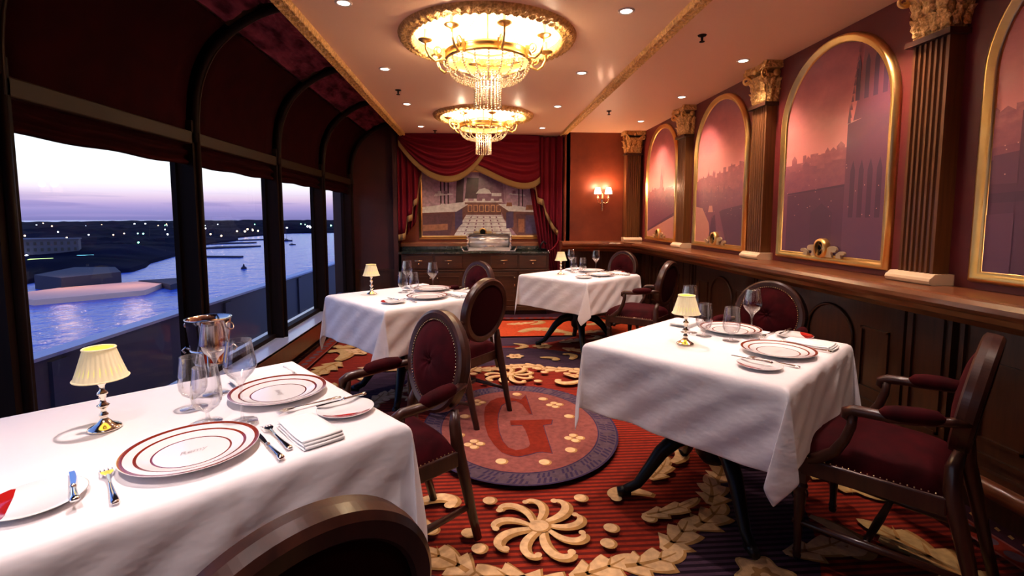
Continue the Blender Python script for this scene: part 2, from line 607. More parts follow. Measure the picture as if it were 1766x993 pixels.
def rose(x, y, r, m1='carpet_cream', m2='carpet_gold', n=6):
    lay(.0002)
    C.mat('carpet_olive').flat([(x + r * 1.12 * (1 + .16 * math.cos(n * t)) * math.cos(t), y + r * 1.12 * (1 + .16 * math.cos(n * t)) * math.sin(t)) for t in [2 * PI * k / 48 for k in range(48)]], zc[0] - .0003)
    C.mat(m1).flat([(x + r * (1 + .16 * math.cos(n * t)) * math.cos(t), y + r * (1 + .16 * math.cos(n * t)) * math.sin(t)) for t in [2 * PI * k / 48 for k in range(48)]], zc[0])
    C.mat(m2).flat([(x + r * .5 * (1 + .2 * math.cos(n * t + .5)) * math.cos(t), y + r * .5 * (1 + .2 * math.cos(n * t + .5)) * math.sin(t)) for t in [2 * PI * k / 36 for k in range(36)]], zc[0] + .0002)
    C.mat(m1).flat(arc_pts(x, y, r * .2, r * .2, 12), zc[0] + .0004)
def pinwheel(x, y, r):
    for k in range(9):
        a = 2 * PI * k / 9 + .3
        st = (x + .12 * r * math.cos(a), y + .12 * r * math.sin(a))
        scroll(st, a - .75, r * (.88 if k % 2 else .78), w=.078, curl=1.15, bend=1.25, flip=1, knob=True)
    lay(.0035)
    C.mat('carpet_gold').flat(arc_pts(x + .005, y - .005, r * .19, r * .17, 20), zc[0])
    lay(.0002)
    C.mat('carpet_cream').flat(arc_pts(x, y, r * .165, r * .15, 20), zc[0])
# garlands of leaves following the ellipse
lay(.001)
def garland(cy):
    n = 34
    for k in range(n):
        t = -PI / 2 + 2 * PI * k / n
        px, py = CX + 1.14 * math.cos(t), cy + 1.34 * math.sin(t)
        # direction: both halves grow away from the near end
        sgn = 1 if math.cos(t) >= 0 else -1
        ta = math.atan2(1.34 * math.cos(t) * sgn, -1.14 * math.sin(t) * sgn)
        leaf((px - .13 * math.cos(ta), py - .13 * math.sin(ta)), ta + (.16 if k % 2 else -.16), .30, .085, lobes=3, z=zc[0] + (k % 3) * .0009)
    lay(.001)
for k in (-1, 0, 1):
    garland(MY + k * 4.1)
# scrolls and flowers in the purple field and the red bands
lay(.0030)
for cy in (MY - 2.05, MY + 2.05):
    for sx in (-1, 1):
        for (dx, dy, a, s_0, fl) in ((.12, -.10, .3, .20, 1), (.12, .10, -.3, .20, -1), (.50, .0, 2.4, .16, 1)):
            aa = a if sx > 0 else PI - a
            scroll((CX + sx * dx, cy + dy), aa, s_0, mat='carpet_olive', w=.13, flip=fl * sx)
        rose(CX + sx * .42, cy - .02, .085, 'carpet_cream')
        leaf((CX + sx * .62, cy + .12), .5 if sx > 0 else PI - .5, .34, .08, lobes=3)
        leaf((CX + sx * .62, cy - .12), -.5 if sx > 0 else PI + .5, .34, .08, lobes=3)
        for dy in (-.24, .24):
            scroll((CX + sx * .95, cy + dy), (.2 if dy > 0 else -.2) + (0 if sx > 0 else PI), .26, mat='carpet_cream', w=.12, flip=1 if dy * sx > 0 else -1)
for sx in (-1, 1):
    for sy in (-1, 1):
        rose(CX + sx * .83, MY + sy * 1.40, .095)
        rose(CX + sx * .10, MY + sy * 1.66, .070)
        leaf((CX + sx * .98, MY + sy * 1.28), (.25 if sx > 0 else PI - .25) * 1.0, .40, .075, lobes=3)
        leaf((CX + sx * .90, MY + sy * 1.52), (-.5 if sx > 0 else PI + .5) if sy < 0 else (.5 if sx > 0 else PI - .5), .42, .085, mat='carpet_olive', lobes=3)
        scroll((CX + sx * .62, MY + sy * 1.52), (-.9 if sy < 0 else .9) if sx > 0 else (PI + .9 if sy < 0 else PI - .9), .22, mat='carpet_olive', w=.13, flip=sx * sy)
        scroll((CX + sx * .34, MY + sy * 1.60), (.1 if sx > 0 else PI - .1), .20, mat='carpet_olive', w=.13, flip=-sx * sy)
        scroll((CX + sx * 1.25, MY + sy * 1.05), (.9 if sx > 0 else PI - .9) * sy, .30, mat='carpet_cream', w=.12, flip=sx * sy)
# big outer scrolls near the walls
lay(.0030)
for cy in (MY - 4.1, MY - 2.05, MY, MY + 2.05):
    for sx in (-1, 1):
        bx = CX + sx * 1.62
        for dy, fl in ((.42, 1), (-.42, -1)):
            a = PI / 2 * (1 if dy < 0 else -1)
            scroll((bx, cy + dy), a + sx * .35 * (1 if dy < 0 else -1), .44, mat='carpet_olive', w=.13, flip=fl * sx)
            leaf((bx - sx * .05, cy + dy * 1.15), -a + sx * .25, .50, .13, mat='carpet_olive', lobes=4)
            leaf((bx - sx * .22, cy + dy * .55), a - sx * .9, .32, .09, mat='carpet_cream', lobes=3)
        scroll((bx - sx * .25, cy), 0 if sx > 0 else PI, .24, w=.14, flip=1)
# far red band with golden acanthus scrolls
lay(.0030)
C.mat('carpet_scarlet').flat([(-1.6, 5.55), (2.1, 5.55), (2.1, 6.62), (-1.6, 6.62)], zc[0])
lay(.0005)
for sx in (-1, 1):
    for (dx, dy, a, s_0, fl) in ((.22, 5.75, 1.0, .42, -1), (.75, 5.72, 2.0, .40, 1), (1.1, 6.1, .2, .36, 1), (.40, 6.15, .4, .30, 1), (.55, 5.75, .1, .35, -1)):
        scroll((CX + sx * dx, dy), a if sx > 0 else PI - a, s_0, mat='carpet_olive', w=.12, flip=fl * sx)
    leaf((CX + sx * .1, 6.2), .3 if sx > 0 else PI - .3, .40, .07, mat='carpet_cream')
    leaf((CX + sx * .9, 5.7), .2 if sx > 0 else PI - .2, .45, .08, mat='carpet_cream')
# red inside of the garland round the medallion: pinwheels, dots and small scrolls
lay(.0030)
for cy in (MY - 1.05, MY + 1.05):
    pinwheel(CX, cy, .268)
    s1 = -1 if cy < MY else 1
    for dx, dy in ((-.31, -.03), (-.265, -.135), (.31, -.04), (.27, -.14), (-.215, .205), (.225, .195), (-.47, -.005), (.50, .02)):
        dot(CX + dx, cy + (dy if s1 < 0 else -dy), .030, ry=.030)
    for sx in (-1, 1):
        scroll((CX + sx * .58, cy - s1 * .20), (PI / 2 + .9 * sx if s1 < 0 else -PI / 2 - .9 * sx), .24, w=.12, curl=1.4, flip=sx * (1 if s1 < 0 else -1))
        leaf((CX + sx * .48, cy - s1 * .04), (0 if sx > 0 else PI) + .35 * sx * -s1, .34, .05, lobes=3)
        leaf((CX + sx * .62, cy - s1 * .34), (0 if sx > 0 else PI) + .9 * sx * -s1, .30, .055, lobes=3)
for sx in (-1, 1):
    for dy in (-.55, 0, .55):
        scroll((CX + sx * .80, MY + dy), (0 if sx > 0 else PI) + (.5 if dy <= 0 else -.5), .20, w=.14, curl=1.4, flip=(1 if dy <= 0 else -1) * sx)
    for k in range(7):
        a = -.9 + 1.8 * k / 6
        leaf((CX + sx * .92, MY + .10 * math.sin(a)), a if sx > 0 else PI - a, .20, .022, lobes=1, mat='carpet_olive')
# medallion
lay(.0030)
RX, RY = .625, .742
C.mat('carpet_ink').flat(arc_pts(CX, MY, RX, RY, 120), lay())
C.mat('carpet_violet'); ring(CX, MY, RX - .012, RY - .012, .112, lay())
C.mat('carpet_ink')
z_ = lay()
for k in range(120):
    t = 2 * PI * k / 120
    if k % 5 == 0:
        continue
    for q in (0, 1):
        r0, r1 = (.045, .062) if q == 0 else (.085, .100)
        tt = t + .012 * q
        pa = [(CX + (RX - rr) * math.cos(tt + d), MY + (RY - rr) * math.sin(tt + d)) for rr, d in ((.018 if q == 0 else .070, 0), (.064 if q == 0 else .112, .03), (.064 if q == 0 else .112, .055), (.018 if q == 0 else .070, .025))]
        C.flat(pa, z_)
C.mat('carpet_violet')
z_ = lay()
for k in range(24):
    t = 2 * PI * k / 24
    C.flat(arc_pts(CX + (RX - .066) * math.cos(t), MY + (RY - .066) * math.sin(t), .030, .030, 14), z_)
C.mat('carpet_ink'); ring(CX, MY, RX - .118, RY - .118, .012, lay())
C.mat('carpet_rose').flat(arc_pts(CX, MY, RX - .126, RY - .126, 120), lay())
lay(.0006)
for (x, y) in ((.285, 3.642), (.47, 3.531), (.605, 3.199), (-.127, 2.958), (.119, 2.616), (.357, 2.59), (.526, 2.721), (-.1, 3.25)):
    dot(x, y, .030)
for (x, y) in ((-.016, 3.495), (.54, 3.413), (.577, 2.872), (-.033, 2.832)):
    for k in range(4):
        dot(x + .036 * math.cos(k * PI / 2), y + .036 * math.sin(k * PI / 2), .023)
GL = [(0.354, 3.624), (0.362, 3.25), (0.345, 3.262), (0.33, 3.325), (0.311, 3.44), (0.271, 3.503), (0.21, 3.495), (0.161, 3.423), (0.133, 3.284), (0.121, 3.148), (0.125, 2.991), (0.141, 2.861), (0.172, 2.771), (0.212, 2.737), (0.255, 2.747), (0.288, 2.771), (0.301, 2.804), (0.3, 2.892), (0.292, 3.009), (0.279, 3.079), (0.205, 3.084), (0.206, 3.158), (0.486, 3.156), (0.471, 3.084), (0.415, 3.069), (0.414, 3.001), (0.414, 2.842), (0.415, 2.686), (0.364, 2.707), (0.328, 2.704), (0.278, 2.678), (0.218, 2.658), (0.172, 2.678), (0.128, 2.718), (0.089, 2.811), (0.055, 2.937), (0.038, 3.089), (0.034, 3.256), (0.043, 3.401), (0.083, 3.516), (0.138, 3.574), (0.2, 3.591), (0.274, 3.544), (0.312, 3.529)]
C.mat('carpet_ink').flat([(x + .004, y - .006) for x, y in GL], lay())
C.mat('carpet_crimson').flat(GL, lay(.0006))
# borders along the walls
zb = lay(.002)
def band_x(x0, x1, inner, outer, y0=YF, y1=6.6):
    C.mat('carpet_edge').flat([(min(outer, x0), y0), (max(outer, x1) if outer > x1 else x1, y0), (max(outer, x1) if outer > x1 else x1, y1), (min(outer, x0), y1)], zb)
    C.mat('carpet_crimson').flat([(x0, y0), (x1, y0), (x1, y1), (x0, y1)], zb + .0004)
for (x0, x1, xo) in ((-1.66, -1.52, -1.74), (2.06, 2.17, 2.28)):
    band_x(x0, x1, 0, xo)
    C.mat('carpet_rose')
    for e in (x0, x1 - .012):
        C.flat([(e, YF), (e + .012, YF), (e + .012, 6.6), (e, 6.6)], zb + .0008)
    C.mat('carpet_violet')
    y = YF + .05
    while y < 6.5:
        C.flat(arc_pts((x0 + x1) / 2, y, .030, .036, 14), zb + .0009)
        y += .105
    C.mat('carpet_gold')
    y = YF + .05
    xm = (x0 + xo) / 2 if xo < x0 else (x1 + xo) / 2
    while y < 6.5:
        C.flat([(xm - .012, y), (xm + .006, y + .006), (xm + .014, y + .03), (xm - .006, y + .024)], zb + .0009)
        y += .055
for (y0, y1) in ((6.40, 6.52),):
    C.mat('carpet_edge').flat([(-1.6, y1), (2.1, y1), (2.1, 6.75), (-1.6, 6.75)], zb)
    C.mat('carpet_crimson').flat([(-1.6, y0), (2.1, y0), (2.1, y1), (-1.6, y1)], zb + .0002)
    C.mat('carpet_violet')
    x = -1.5
    while x < 2.0:
        C.flat(arc_pts(x, (y0 + y1) / 2, .036, .030, 14), zb + .0009); x += .105
ZF = zb + .0012
C.build('floor', kind='structure')

# ---------------------------------------------------------------- ceiling with two round coves
CH = [(.07, 3.25), (.07, 5.62)]
RO = .50
K = MB().mat('ceiling')
xs0, xs1 = TRL - .03, XR + .02
def rect_hole(x0, x1, y0, y1, c_, r, z):
    n = 64
    outer = []
    for k in range(n):
        a = 2 * PI * k / n
        dx, dy = math.cos(a), math.sin(a)
        tx = ((x1 - c_[0]) / dx) if dx > 1e-9 else ((x0 - c_[0]) / dx if dx < -1e-9 else 1e9)
        ty = ((y1 - c_[1]) / dy) if dy > 1e-9 else ((y0 - c_[1]) / dy if dy < -1e-9 else 1e9)
        t = min(tx, ty)
        outer.append((c_[0] + dx * t, c_[1] + dy * t, z))
    inner = [(c_[0] + r * math.cos(2 * PI * k / n), c_[1] + r * math.sin(2 * PI * k / n), z) for k in range(n)]
    K.add(outer + inner, [(k, (k + 1) % n, n + (k + 1) % n, n + k) for k in range(n)], False)
q = .7
for (x, y) in CH:
    rect_hole(x - q, x + q, y - q, y + q, (x, y), RO, ZC)
x0, x1 = CH[0][0] - q, CH[0][0] + q
def cr_(a, b, c_, d):
    K.flat([(a, c_), (b, c_), (b, d), (a, d)], ZC)
cr_(xs0, x0, YF, YB + .1); cr_(x1, xs1, YF, YB + .1)
cr_(x0, x1, YF, CH[0][1] - q); cr_(x0, x1, CH[0][1] + q, CH[1][1] - q); cr_(x0, x1, CH[1][1] + q, YB + .1)
K.box(xs0, xs1, YF, YB + .1, ZC + .42, ZC + .46)
K.build('ceiling', kind='structure')
for i, (x, y) in enumerate(CH):
    d = MB().mat('cove')
    d.lathe([(RO + .005, .0), (RO + .02, .05), (RO - .02, .12), (RO - .16, .2), (RO - .32, .24), (.001, .25)], 48)
    d.build('trim_%d' % (i + 1), loc=(x, y, ZC), kind='structure')
# left bay: higher ceiling
LB = MB().mat('ceiling')
LB.flat([(-1.98, YF), (TRL, YF), (TRL, YB + .1), (-1.98, YB + .1)], 2.72)
LB.flat([(TRL, YF), (TRL, YB + .1)][::-1] + [(TRL, YB + .1), (TRL, YF)], 2.6) if False else None
LB.box(TRL - .005, TRL + .03, YF, YB + .1, ZC + .001, 2.72)
LB.build('ceiling.001', kind='structure')
# carved gold trims
def carved_strip(name, xc, w, y0, y1, z, th, lab=None):
    n = int((y1 - y0) / .0125)
    m = MB().mat('gilt_carved')
    prof = [(-.5, 0), (-.47, -.6), (-.38, -1.0), (-.22, -.75), (0, -.95), (.22, -.75), (.38, -1.0), (.47, -.6), (.5, 0)]
    def fn(u, v_):
        y = y0 + (y1 - y0) * v_
        k = u * (len(prof) - 1); i = min(int(k), len(prof) - 2); t = k - i
        a = prof[i][0] + (prof[i + 1][0] - prof[i][0]) * t
        b = prof[i][1] + (prof[i + 1][1] - prof[i][1]) * t
        r = 1 + .28 * math.sin(2 * PI * y / .075 + 5 * abs(a)) * (abs(a) < .36)
        return (xc + a * w, y, z + b * th * r)
    m.grid(16, n, fn)
    return m.build(name, kind='structure')
carved_strip('trim_3', TRL + .035, .085, YF, YB, ZC, .038)
carved_strip('trim_4', TRR - .0, .085, YF, YB, ZC, .030)

# ---------------------------------------------------------------- right wall with arched murals
AW, AZ0, AZS = .98, 1.062, 1.955      # outer width, bottom, spring line
AYS = [1.545, 2.965, 4.385, 5.80]
PYS = [.84, 2.245, 3.66, 5.075]
MB().mat('wall_arch').box(XR, XR + .12, YF, YB + .1, .95, ZC).build('wall_right', kind='structure')
# wainscot below the ledge
wz = MB().mat('panel_wood')
XL = 2.25
wz.box(XL, XL + .1, YF, YW + .3, .10, .96)
wz.box(XL - .03, XL, YF, YW, .19, .24)
wz.mat('ledge_wood').tube([(XL - .02, YF, .17), (XL - .02, YW, .17)], .045, 10)
wz.mat('panel_wood')
wz.box(XL + .02, XL + .1, YF, YW, 0, .12)
def panel_frame(m, axis, c, a0, a1, z0, z1, t=.014, pr=.012, sgn=-1):
    for (p, q_, r, s_1) in ((a0, a1, z0, z0 + t), (a0, a1, z1 - t, z1), (a0, a0 + t, z0, z1), (a1 - t, a1, z0, z1)):
        if axis == 'x':
            m.box(min(c, c + sgn * pr), max(c, c + sgn * pr), p, q_, r, s_1)
        else:
            m.box(p, q_, min(c, c + sgn * pr), max(c, c + sgn * pr), r, s_1)
for i, y in enumerate(PYS + [6.3]):
    wz.box(XL - .035, XL, y - .12, y + .12, .2, .95)
    panel_frame(wz, 'x', XL - .035, y - .09, y + .09, .3, .88)
for y in AYS:
    panel_frame(wz, 'x', XL, y - .56, y + .56, .28, .92, .022, .016)
    panel_frame(wz, 'x', XL, y - .46, y - .26, .36, .72)
    panel_frame(wz, 'x', XL, y + .26, y + .46, .36, .72)
    # arched centre moulding
    pth = [(XL - .006, y - .2, .34), (XL - .006, y - .2, .62)] + [(XL - .006, y - .2 * math.cos(a), .62 + .18 * math.sin(a)) for a in [PI * k / 14 for k in range(1, 14)]] + [(XL - .006, y + .2, .62), (XL - .006, y + .2, .34)]
    wz.tube(pth, .010, 6)
wz.build('wall_right_lower', kind='structure')
# ledge: rounded nose running along right wall and turning onto the back wall
ld = MB().mat('ledge_wood')
path = [(XR, YF, 0), (XR, 5.45, 0)]
rc = .55
for k in range(1, 10):
    a = PI / 2 * k / 10
    path.append((XR - rc + rc * math.cos(a), 5.45 + .62 + rc * math.sin(a) - .0, 0))
path = [(1.95, YF, 0), (1.95, 5.55, 0)]
for k in range(1, 9):
    a = PI / 2 * k / 9
    path.append((1.95 - .45 + .45 * math.cos(a), 5.95 + .45 * math.sin(a), 0))
path += [(1.10, 6.40, 0)]
nose = [(.40, 1.035), (-.005, 1.035), (-.022, 1.028), (-.030, 1.010), (-.026, .990), (-.010, .975), (.012, .965), (.03, .94), (.07, .925), (.11, .90), (.40, .90)]
# the path runs +y, its side vector (t x up) points +x, towards the wall
ld.sweep(path, [(a if a < .3 else .22, b) for a, b in nose])
ld.prism([(1.94, YF), (XR, YF), (XL, YF), (XL, YW), (1.1, YW), (1.1, 6.41), (1.5, 6.41), (1.82, 6.27), (1.945, 5.95)], .99, 1.0345)
ld.build('trim_5', kind='structure')

def arch_poly(y, w, z0, zs, n=40):
    r = w / 2
    return [(y - r, z0), (y + r, z0)] + [(y + r * math.cos(a), zs + r * math.sin(a)) for a in [PI * k / n for k in range(n + 1)]]
# mural materials
def mural_mat(name, stops, axis=2, lo=1.06, hi=2.46, nscale=3.0, namp=.25, rough=.35):
    m = pm(name, (.5, .2, .2), .45, coat=.08)
    sp = m.n.new('ShaderNodeSeparateXYZ'); m.l.new(m.tc(), sp.inputs[0])
    mr_ = m.n.new('ShaderNodeMapRange'); mr_.inputs[1].default_value = lo; mr_.inputs[2].default_value = hi
    m.l.new(sp.outputs[axis], mr_.inputs[0])
    nn = m.noise(nscale, 5, (1, 1, 1.6), rough=.6)
    ad = m.n.new('ShaderNodeMath'); ad.operation = 'MULTIPLY_ADD'
    m.l.new(nn, ad.inputs[0]); ad.inputs[1].default_value = namp
    m.l.new(mr_.outputs[0], ad.inputs[2])
    sb = m.n.new('ShaderNodeMath'); sb.operation = 'SUBTRACT'; m.l.new(ad.outputs[0], sb.inputs[0]); sb.inputs[1].default_value = namp / 2
    m.col(m.ramp(sb.outputs[0], stops))
    MT[name] = m.m
mural_mat('mural_sky', [(.40, (.88, .36, .29)), (.62, (.86, .28, .23)), (.80, (.50, .13, .13)), (.95, (.20, .045, .065))], namp=.35, nscale=2)
mural_mat('mural_hill', [(.2, (.18, .06, .09)), (.5, (.42, .12, .13)), (.66, (.66, .23, .20))], nscale=14, namp=.4)
mural_mat('mural_city', [(.0, (.16, .055, .11)), (.3, (.22, .070, .105)), (.6, (.38, .11, .12))], nscale=16, namp=.35)
mural_mat('mural_dark', [(.0, (.09, .036, .075)), (.35, (.12, .042, .075)), (.7, (.20, .058, .078))], nscale=10, namp=.3)
mural_mat('mural_tower', [(.0, (.12, .050, .10)), (.5, (.17, .058, .09)), (.9, (.24, .07, .085))], nscale=12, namp=.3)
mural_mat('mural_glow', [(.0, (.50, .20, .16)), (.5, (.62, .28, .20))], nscale=6, namp=.4)
MT['mural_line'] = pm('mural_line', (.085, .034, .065), .4).m
MT['mural_speck'] = pm('mural_speck', (.75, .35, .28), .4).m
random.seed(11)
def clip_arch(poly, y, w, z0, zs):
    """clip a convex polygon to the arch outline (Sutherland-Hodgman against the convex arch)"""
    A = arch_poly(y, w, z0, zs, 24)
    out = poly
    n = len(A)
    for i in range(n):
        a, b = A[i], A[(i + 1) % n]
        if math.hypot(a[0] - b[0], a[1] - b[1]) < 1e-6: continue
        def ins(p): return (b[0] - a[0]) * (p[1] - a[1]) - (b[1] - a[1]) * (p[0] - a[0]) >= -1e-9
        res = []
        for j in range(len(out)):
            p, q_ = out[j], out[(j + 1) % len(out)]
            ip, iq = ins(p), ins(q_)
            if ip: res.append(p)
            if ip != iq:
                d1 = (b[0] - a[0]) * (p[1] - a[1]) - (b[1] - a[1]) * (p[0] - a[0])
                d2 = (b[0] - a[0]) * (q_[1] - a[1]) - (b[1] - a[1]) * (q_[0] - a[0])
                t = d1 / (d1 - d2)
                res.append((p[0] + (q_[0] - p[0]) * t, p[1] + (q_[1] - p[1]) * t))
        out = res
        if len(out) < 3: return None
    return out
def mural(m, idx, y):
    """painted plane in the arch; y grows away from the camera (to the left in view)"""
    w = AW - .06
    x = XR - .012
    lay_ = [0]
    def put(mt, poly):
        p = clip_arch(poly, y, w, AZ0 + .02, AZS)
        if p:
            lay_[0] += 1
            m.mat(mt).flat(p, x - .00012 * lay_[0], 'x')
    m.mat('mural_sky').flat(arch_poly(y, w, AZ0 + .02, AZS, 40), x, 'x')
    Y0, Y1 = y - w / 2, y + w / 2
    def skyline(mt, base, amp, zbot, step, slope=0):
        yy = Y0
        while yy < Y1:
            ww = step * random.uniform(.6, 1.5)
            h = base + slope * (yy - y) + amp * random.random()
            if random.random() < .35:
                put(mt, [(yy, zbot), (yy + ww, zbot), (yy + ww, h), (yy + ww / 2, h + amp * .5), (yy, h)])
            else:
                put(mt, [(yy, zbot), (yy + ww, zbot), (yy + ww, h), (yy, h)])
            yy += ww * .9
    if idx == 3:      # big tower at the right (near side), long roof
        skyline('mural_hill', 1.74, .05, 1.3, .05, -.10)
        skyline('mural_city', 1.66, .05, 1.07, .06, -.05)
        put('mural_dark', [(y - .22, 1.08), (y + .40, 1.08), (y + .40, 1.50), (y - .22, 1.56)])
        put('mural_city', [(y - .24, 1.54), (y + .40, 1.52), (y + .22, 1.62), (y - .16, 1.64)])
        put('mural_line', [(y - .24, 1.555), (y + .40, 1.515), (y + .40, 1.505), (y - .24, 1.54)])
        put('mural_line', [(y - .05, 1.08), (y + .15, 1.08), (y + .15, 1.38), (y + .05, 1.44), (y - .05, 1.38)])
        put('mural_tower', [(Y0, 1.07), (y - .14, 1.07), (y - .14, 1.90), (Y0, 1.96)])
        put('mural_speck', [(Y0, 1.962), (y - .13, 1.905), (y - .13, 1.895), (Y0, 1.95)])
        put('mural_tower', [(Y0, 1.93), (y - .18, 1.91), (y - .22, 2.10), (y - .25, 2.42), (Y0, 2.45)])
        for k in range(4):
            a = y - .20 - .065 * k
            put('mural_line', [(a - .018, 1.35), (a + .018, 1.35), (a + .018, 1.62), (a, 1.68), (a - .018, 1.62)])
            put('mural_line', [(a - .02, 2.02), (a + .012, 2.02), (a + .012, 2.22), (a - .004, 2.27), (a - .02, 2.22)])
        for k in range(10):
            a = y - .16 - .006 * k
            put('mural_tower', [(a - .008, 1.93 + .045 * k), (a + .014, 1.93 + .045 * k), (a + .003, 1.975 + .045 * k)])
        put('mural_tower', [(y - .165, 1.90), (y - .14, 1.90), (y - .152, 2.02)])
    elif idx == 2:
        skyline('mural_hill', 1.72, .06, 1.3, .035, -.12)
        skyline('mural_city', 1.55, .07, 1.07, .05, -.06)
        put('mural_hill', [(y + .18, 1.7), (y + .20, 1.7), (y + .19, 1.84)])
        put('mural_glow', [(y + .10, 1.07), (y + .46, 1.07), (y + .46, 1.46), (y + .30, 1.44), (y + .16, 1.30)])
        put('mural_dark', [(Y0, 1.07), (y + .18, 1.07), (y + .10, 1.36), (y - .1, 1.42), (Y0, 1.46)])
        put('mural_city', [(y - .18, 1.12), (y - .02, 1.08), (y + .04, 1.38), (y - .04, 1.40)])
        put('mural_glow', [(y + .08, 1.40), (y + .18, 1.40), (y + .16, 1.46), (y + .10, 1.46)])
    elif idx == 1:
        skyline('mural_hill', 1.66, .05, 1.3, .035, .02)
        skyline('mural_city', 1.52, .08, 1.07, .05, .02)
        put('mural_hill', [(y - .06, 1.6), (y + .04, 1.6), (y + .03, 1.76), (y, 1.96), (y - .05, 1.76)])
        put('mural_glow', [(Y0, 1.07), (Y1, 1.07), (Y1, 1.17), (Y0, 1.40)])
        put('mural_dark', [(Y0, 1.42), (Y1, 1.19), (Y1, 1.17), (Y0, 1.38)])
    else:             # nearest mural: flat tenement fronts under a pink sky
        skyline('mural_hill', 1.80, .05, 1.3, .05, -.1)
        put('mural_dark', [(Y0, 1.07), (Y1, 1.07), (Y1, 1.62), (Y0, 1.70)])
        put('mural_city', [(Y0, 1.66), (Y1, 1.59), (Y1, 1.64), (Y0, 1.74)])
        put('mural_line', [(Y0, 1.44), (Y1, 1.41), (Y1, 1.45), (Y0, 1.49)])
        for k in range(5):
            put('mural_tower', [(Y0 + .07 + k * .18, 1.10), (Y0 + .19 + k * .18, 1.10), (Y0 + .19 + k * .18, 1.36), (Y0 + .07 + k * .18, 1.37)])
            put('mural_tower', [(Y0 + .07 + k * .18, 1.49), (Y0 + .17 + k * .18, 1.49), (Y0 + .17 + k * .18, 1.61), (Y0 + .07 + k * .18, 1.62)])
        put('mural_dark', [(y + .25, 1.6), (y + .33, 1.6), (y + .33, 1.78), (y + .25, 1.78)])
    for k in range(26):
        a = random.uniform(Y0 + .05, Y1 - .05); b = random.uniform(1.35, 1.72); e = .0025
        put('mural_speck', [(a - e, b - e), (a + e, b - e), (a + e, b + e), (a - e, b + e)])
def wave_scroll(m, y, z, s, d, x0, x1):
    """cut-out wave scroll beside the ring, pointing +d along y"""
    def crest(y0, h, w):
        pts = []
        for k in range(10):
            t = k / 9
            pts.append((y0 + d * w * t * .72, z + h * (.55 + .45 * math.sin(t * PI * .6))))
        for k in range(8):
            a = PI / 2 - (PI * 1.2) * k / 7
            pts.append((y0 + d * (w * .74 + .24 * w * math.cos(a)), z + h * .72 + .26 * h * math.sin(a)))
        pts.append((y0 + d * w * .52, z + h * .38)); pts.append((y0 + d * w * .62, z + .0))
        pts.append((y0, z))
        return pts
    for y0, h, w in ((y + d * .03, .062 * s, .105), (y + d * .13, .038 * s, .07)):
        p = crest(y0, h, w)
        m.prism(p if d > 0 else p[::-1], x0, x1, 'x')
ARCHES = []
labs = {0: 'gilt-framed arched mural of dark tenement fronts, nearest the camera at the right edge',
        1: 'gilt-framed arched mural with a pale river bank, farthest and smallest by the back corner',
        2: 'gilt-framed arched mural of a hazy hillside town, second from the back corner',
        3: 'gilt-framed arched mural with a dark gothic tower at its right side'}
order = [0, 3, 2, 1]
for i, y in enumerate(AYS):
    t = thing('arched_mural', labs[order[i]], 'mural', (0, 0, 0), 0, 'arched murals along the right wall')
    f = MB().mat('gilt')
    f.smooth = True
    r = AW / 2 - .025
    pts = [(XR, y - r, AZ0 + .03), (XR, y - r, AZS)] + [(XR, y - r * math.cos(a), AZS + r * math.sin(a)) for a in [PI * k / 36 for k in range(1, 36)]] + [(XR, y + r, AZS), (XR, y + r, AZ0 + .03)]
    f.sweep(pts, [(-.026, 0), (-.026, .014), (-.018, .026), (-.008, .022), (.004, .040), (.016, .036), (.024, .016), (.028, 0)], True, (-1, 0, 0))
    f.build('frame', t)
    mm = MB(); mural(mm, order[i], y); mm.build('painting', t)
    k = MB().mat('gilt')
    zc0 = AZ0 + .095
    k.lathe([(.040, -.045), (.052, -.045), (.056, -.03), (.056, .0), (.040, .0)], 28)
    ko = k
    vs = ko.v; ko.v = [(XR - .012 + p[2] - .0, y + p[0] * .95, zc0 + p[1] * 1.12) for p in vs]
    k.mat('black').prism([(y + .041 * math.cos(a), zc0 + .046 * math.sin(a)) for a in [2 * PI * j / 20 for j in range(20)]], XR - .03, XR - .022, 'x')
    k.mat('gilt_pale')
    for a in (.7, -.7):
        k.tube([(XR - .032, y - .030 * math.cos(a), zc0 - .036 * math.sin(a)), (XR - .032, y + .030 * math.cos(a), zc0 + .036 * math.sin(a))], .0035, 5)
    k.tube([(XR - .032, y, zc0 - .04), (XR - .032, y, zc0 + .04)], .003, 5)
    k.mat('gilt_pale')
    wave_scroll(k, y, AZ0 + .042, 1.15, 1, XR - .04, XR - .025)
    wave_scroll(k, y, AZ0 + .042, 1.15, -1, XR - .04, XR - .025)
    k.build('ornament', t)

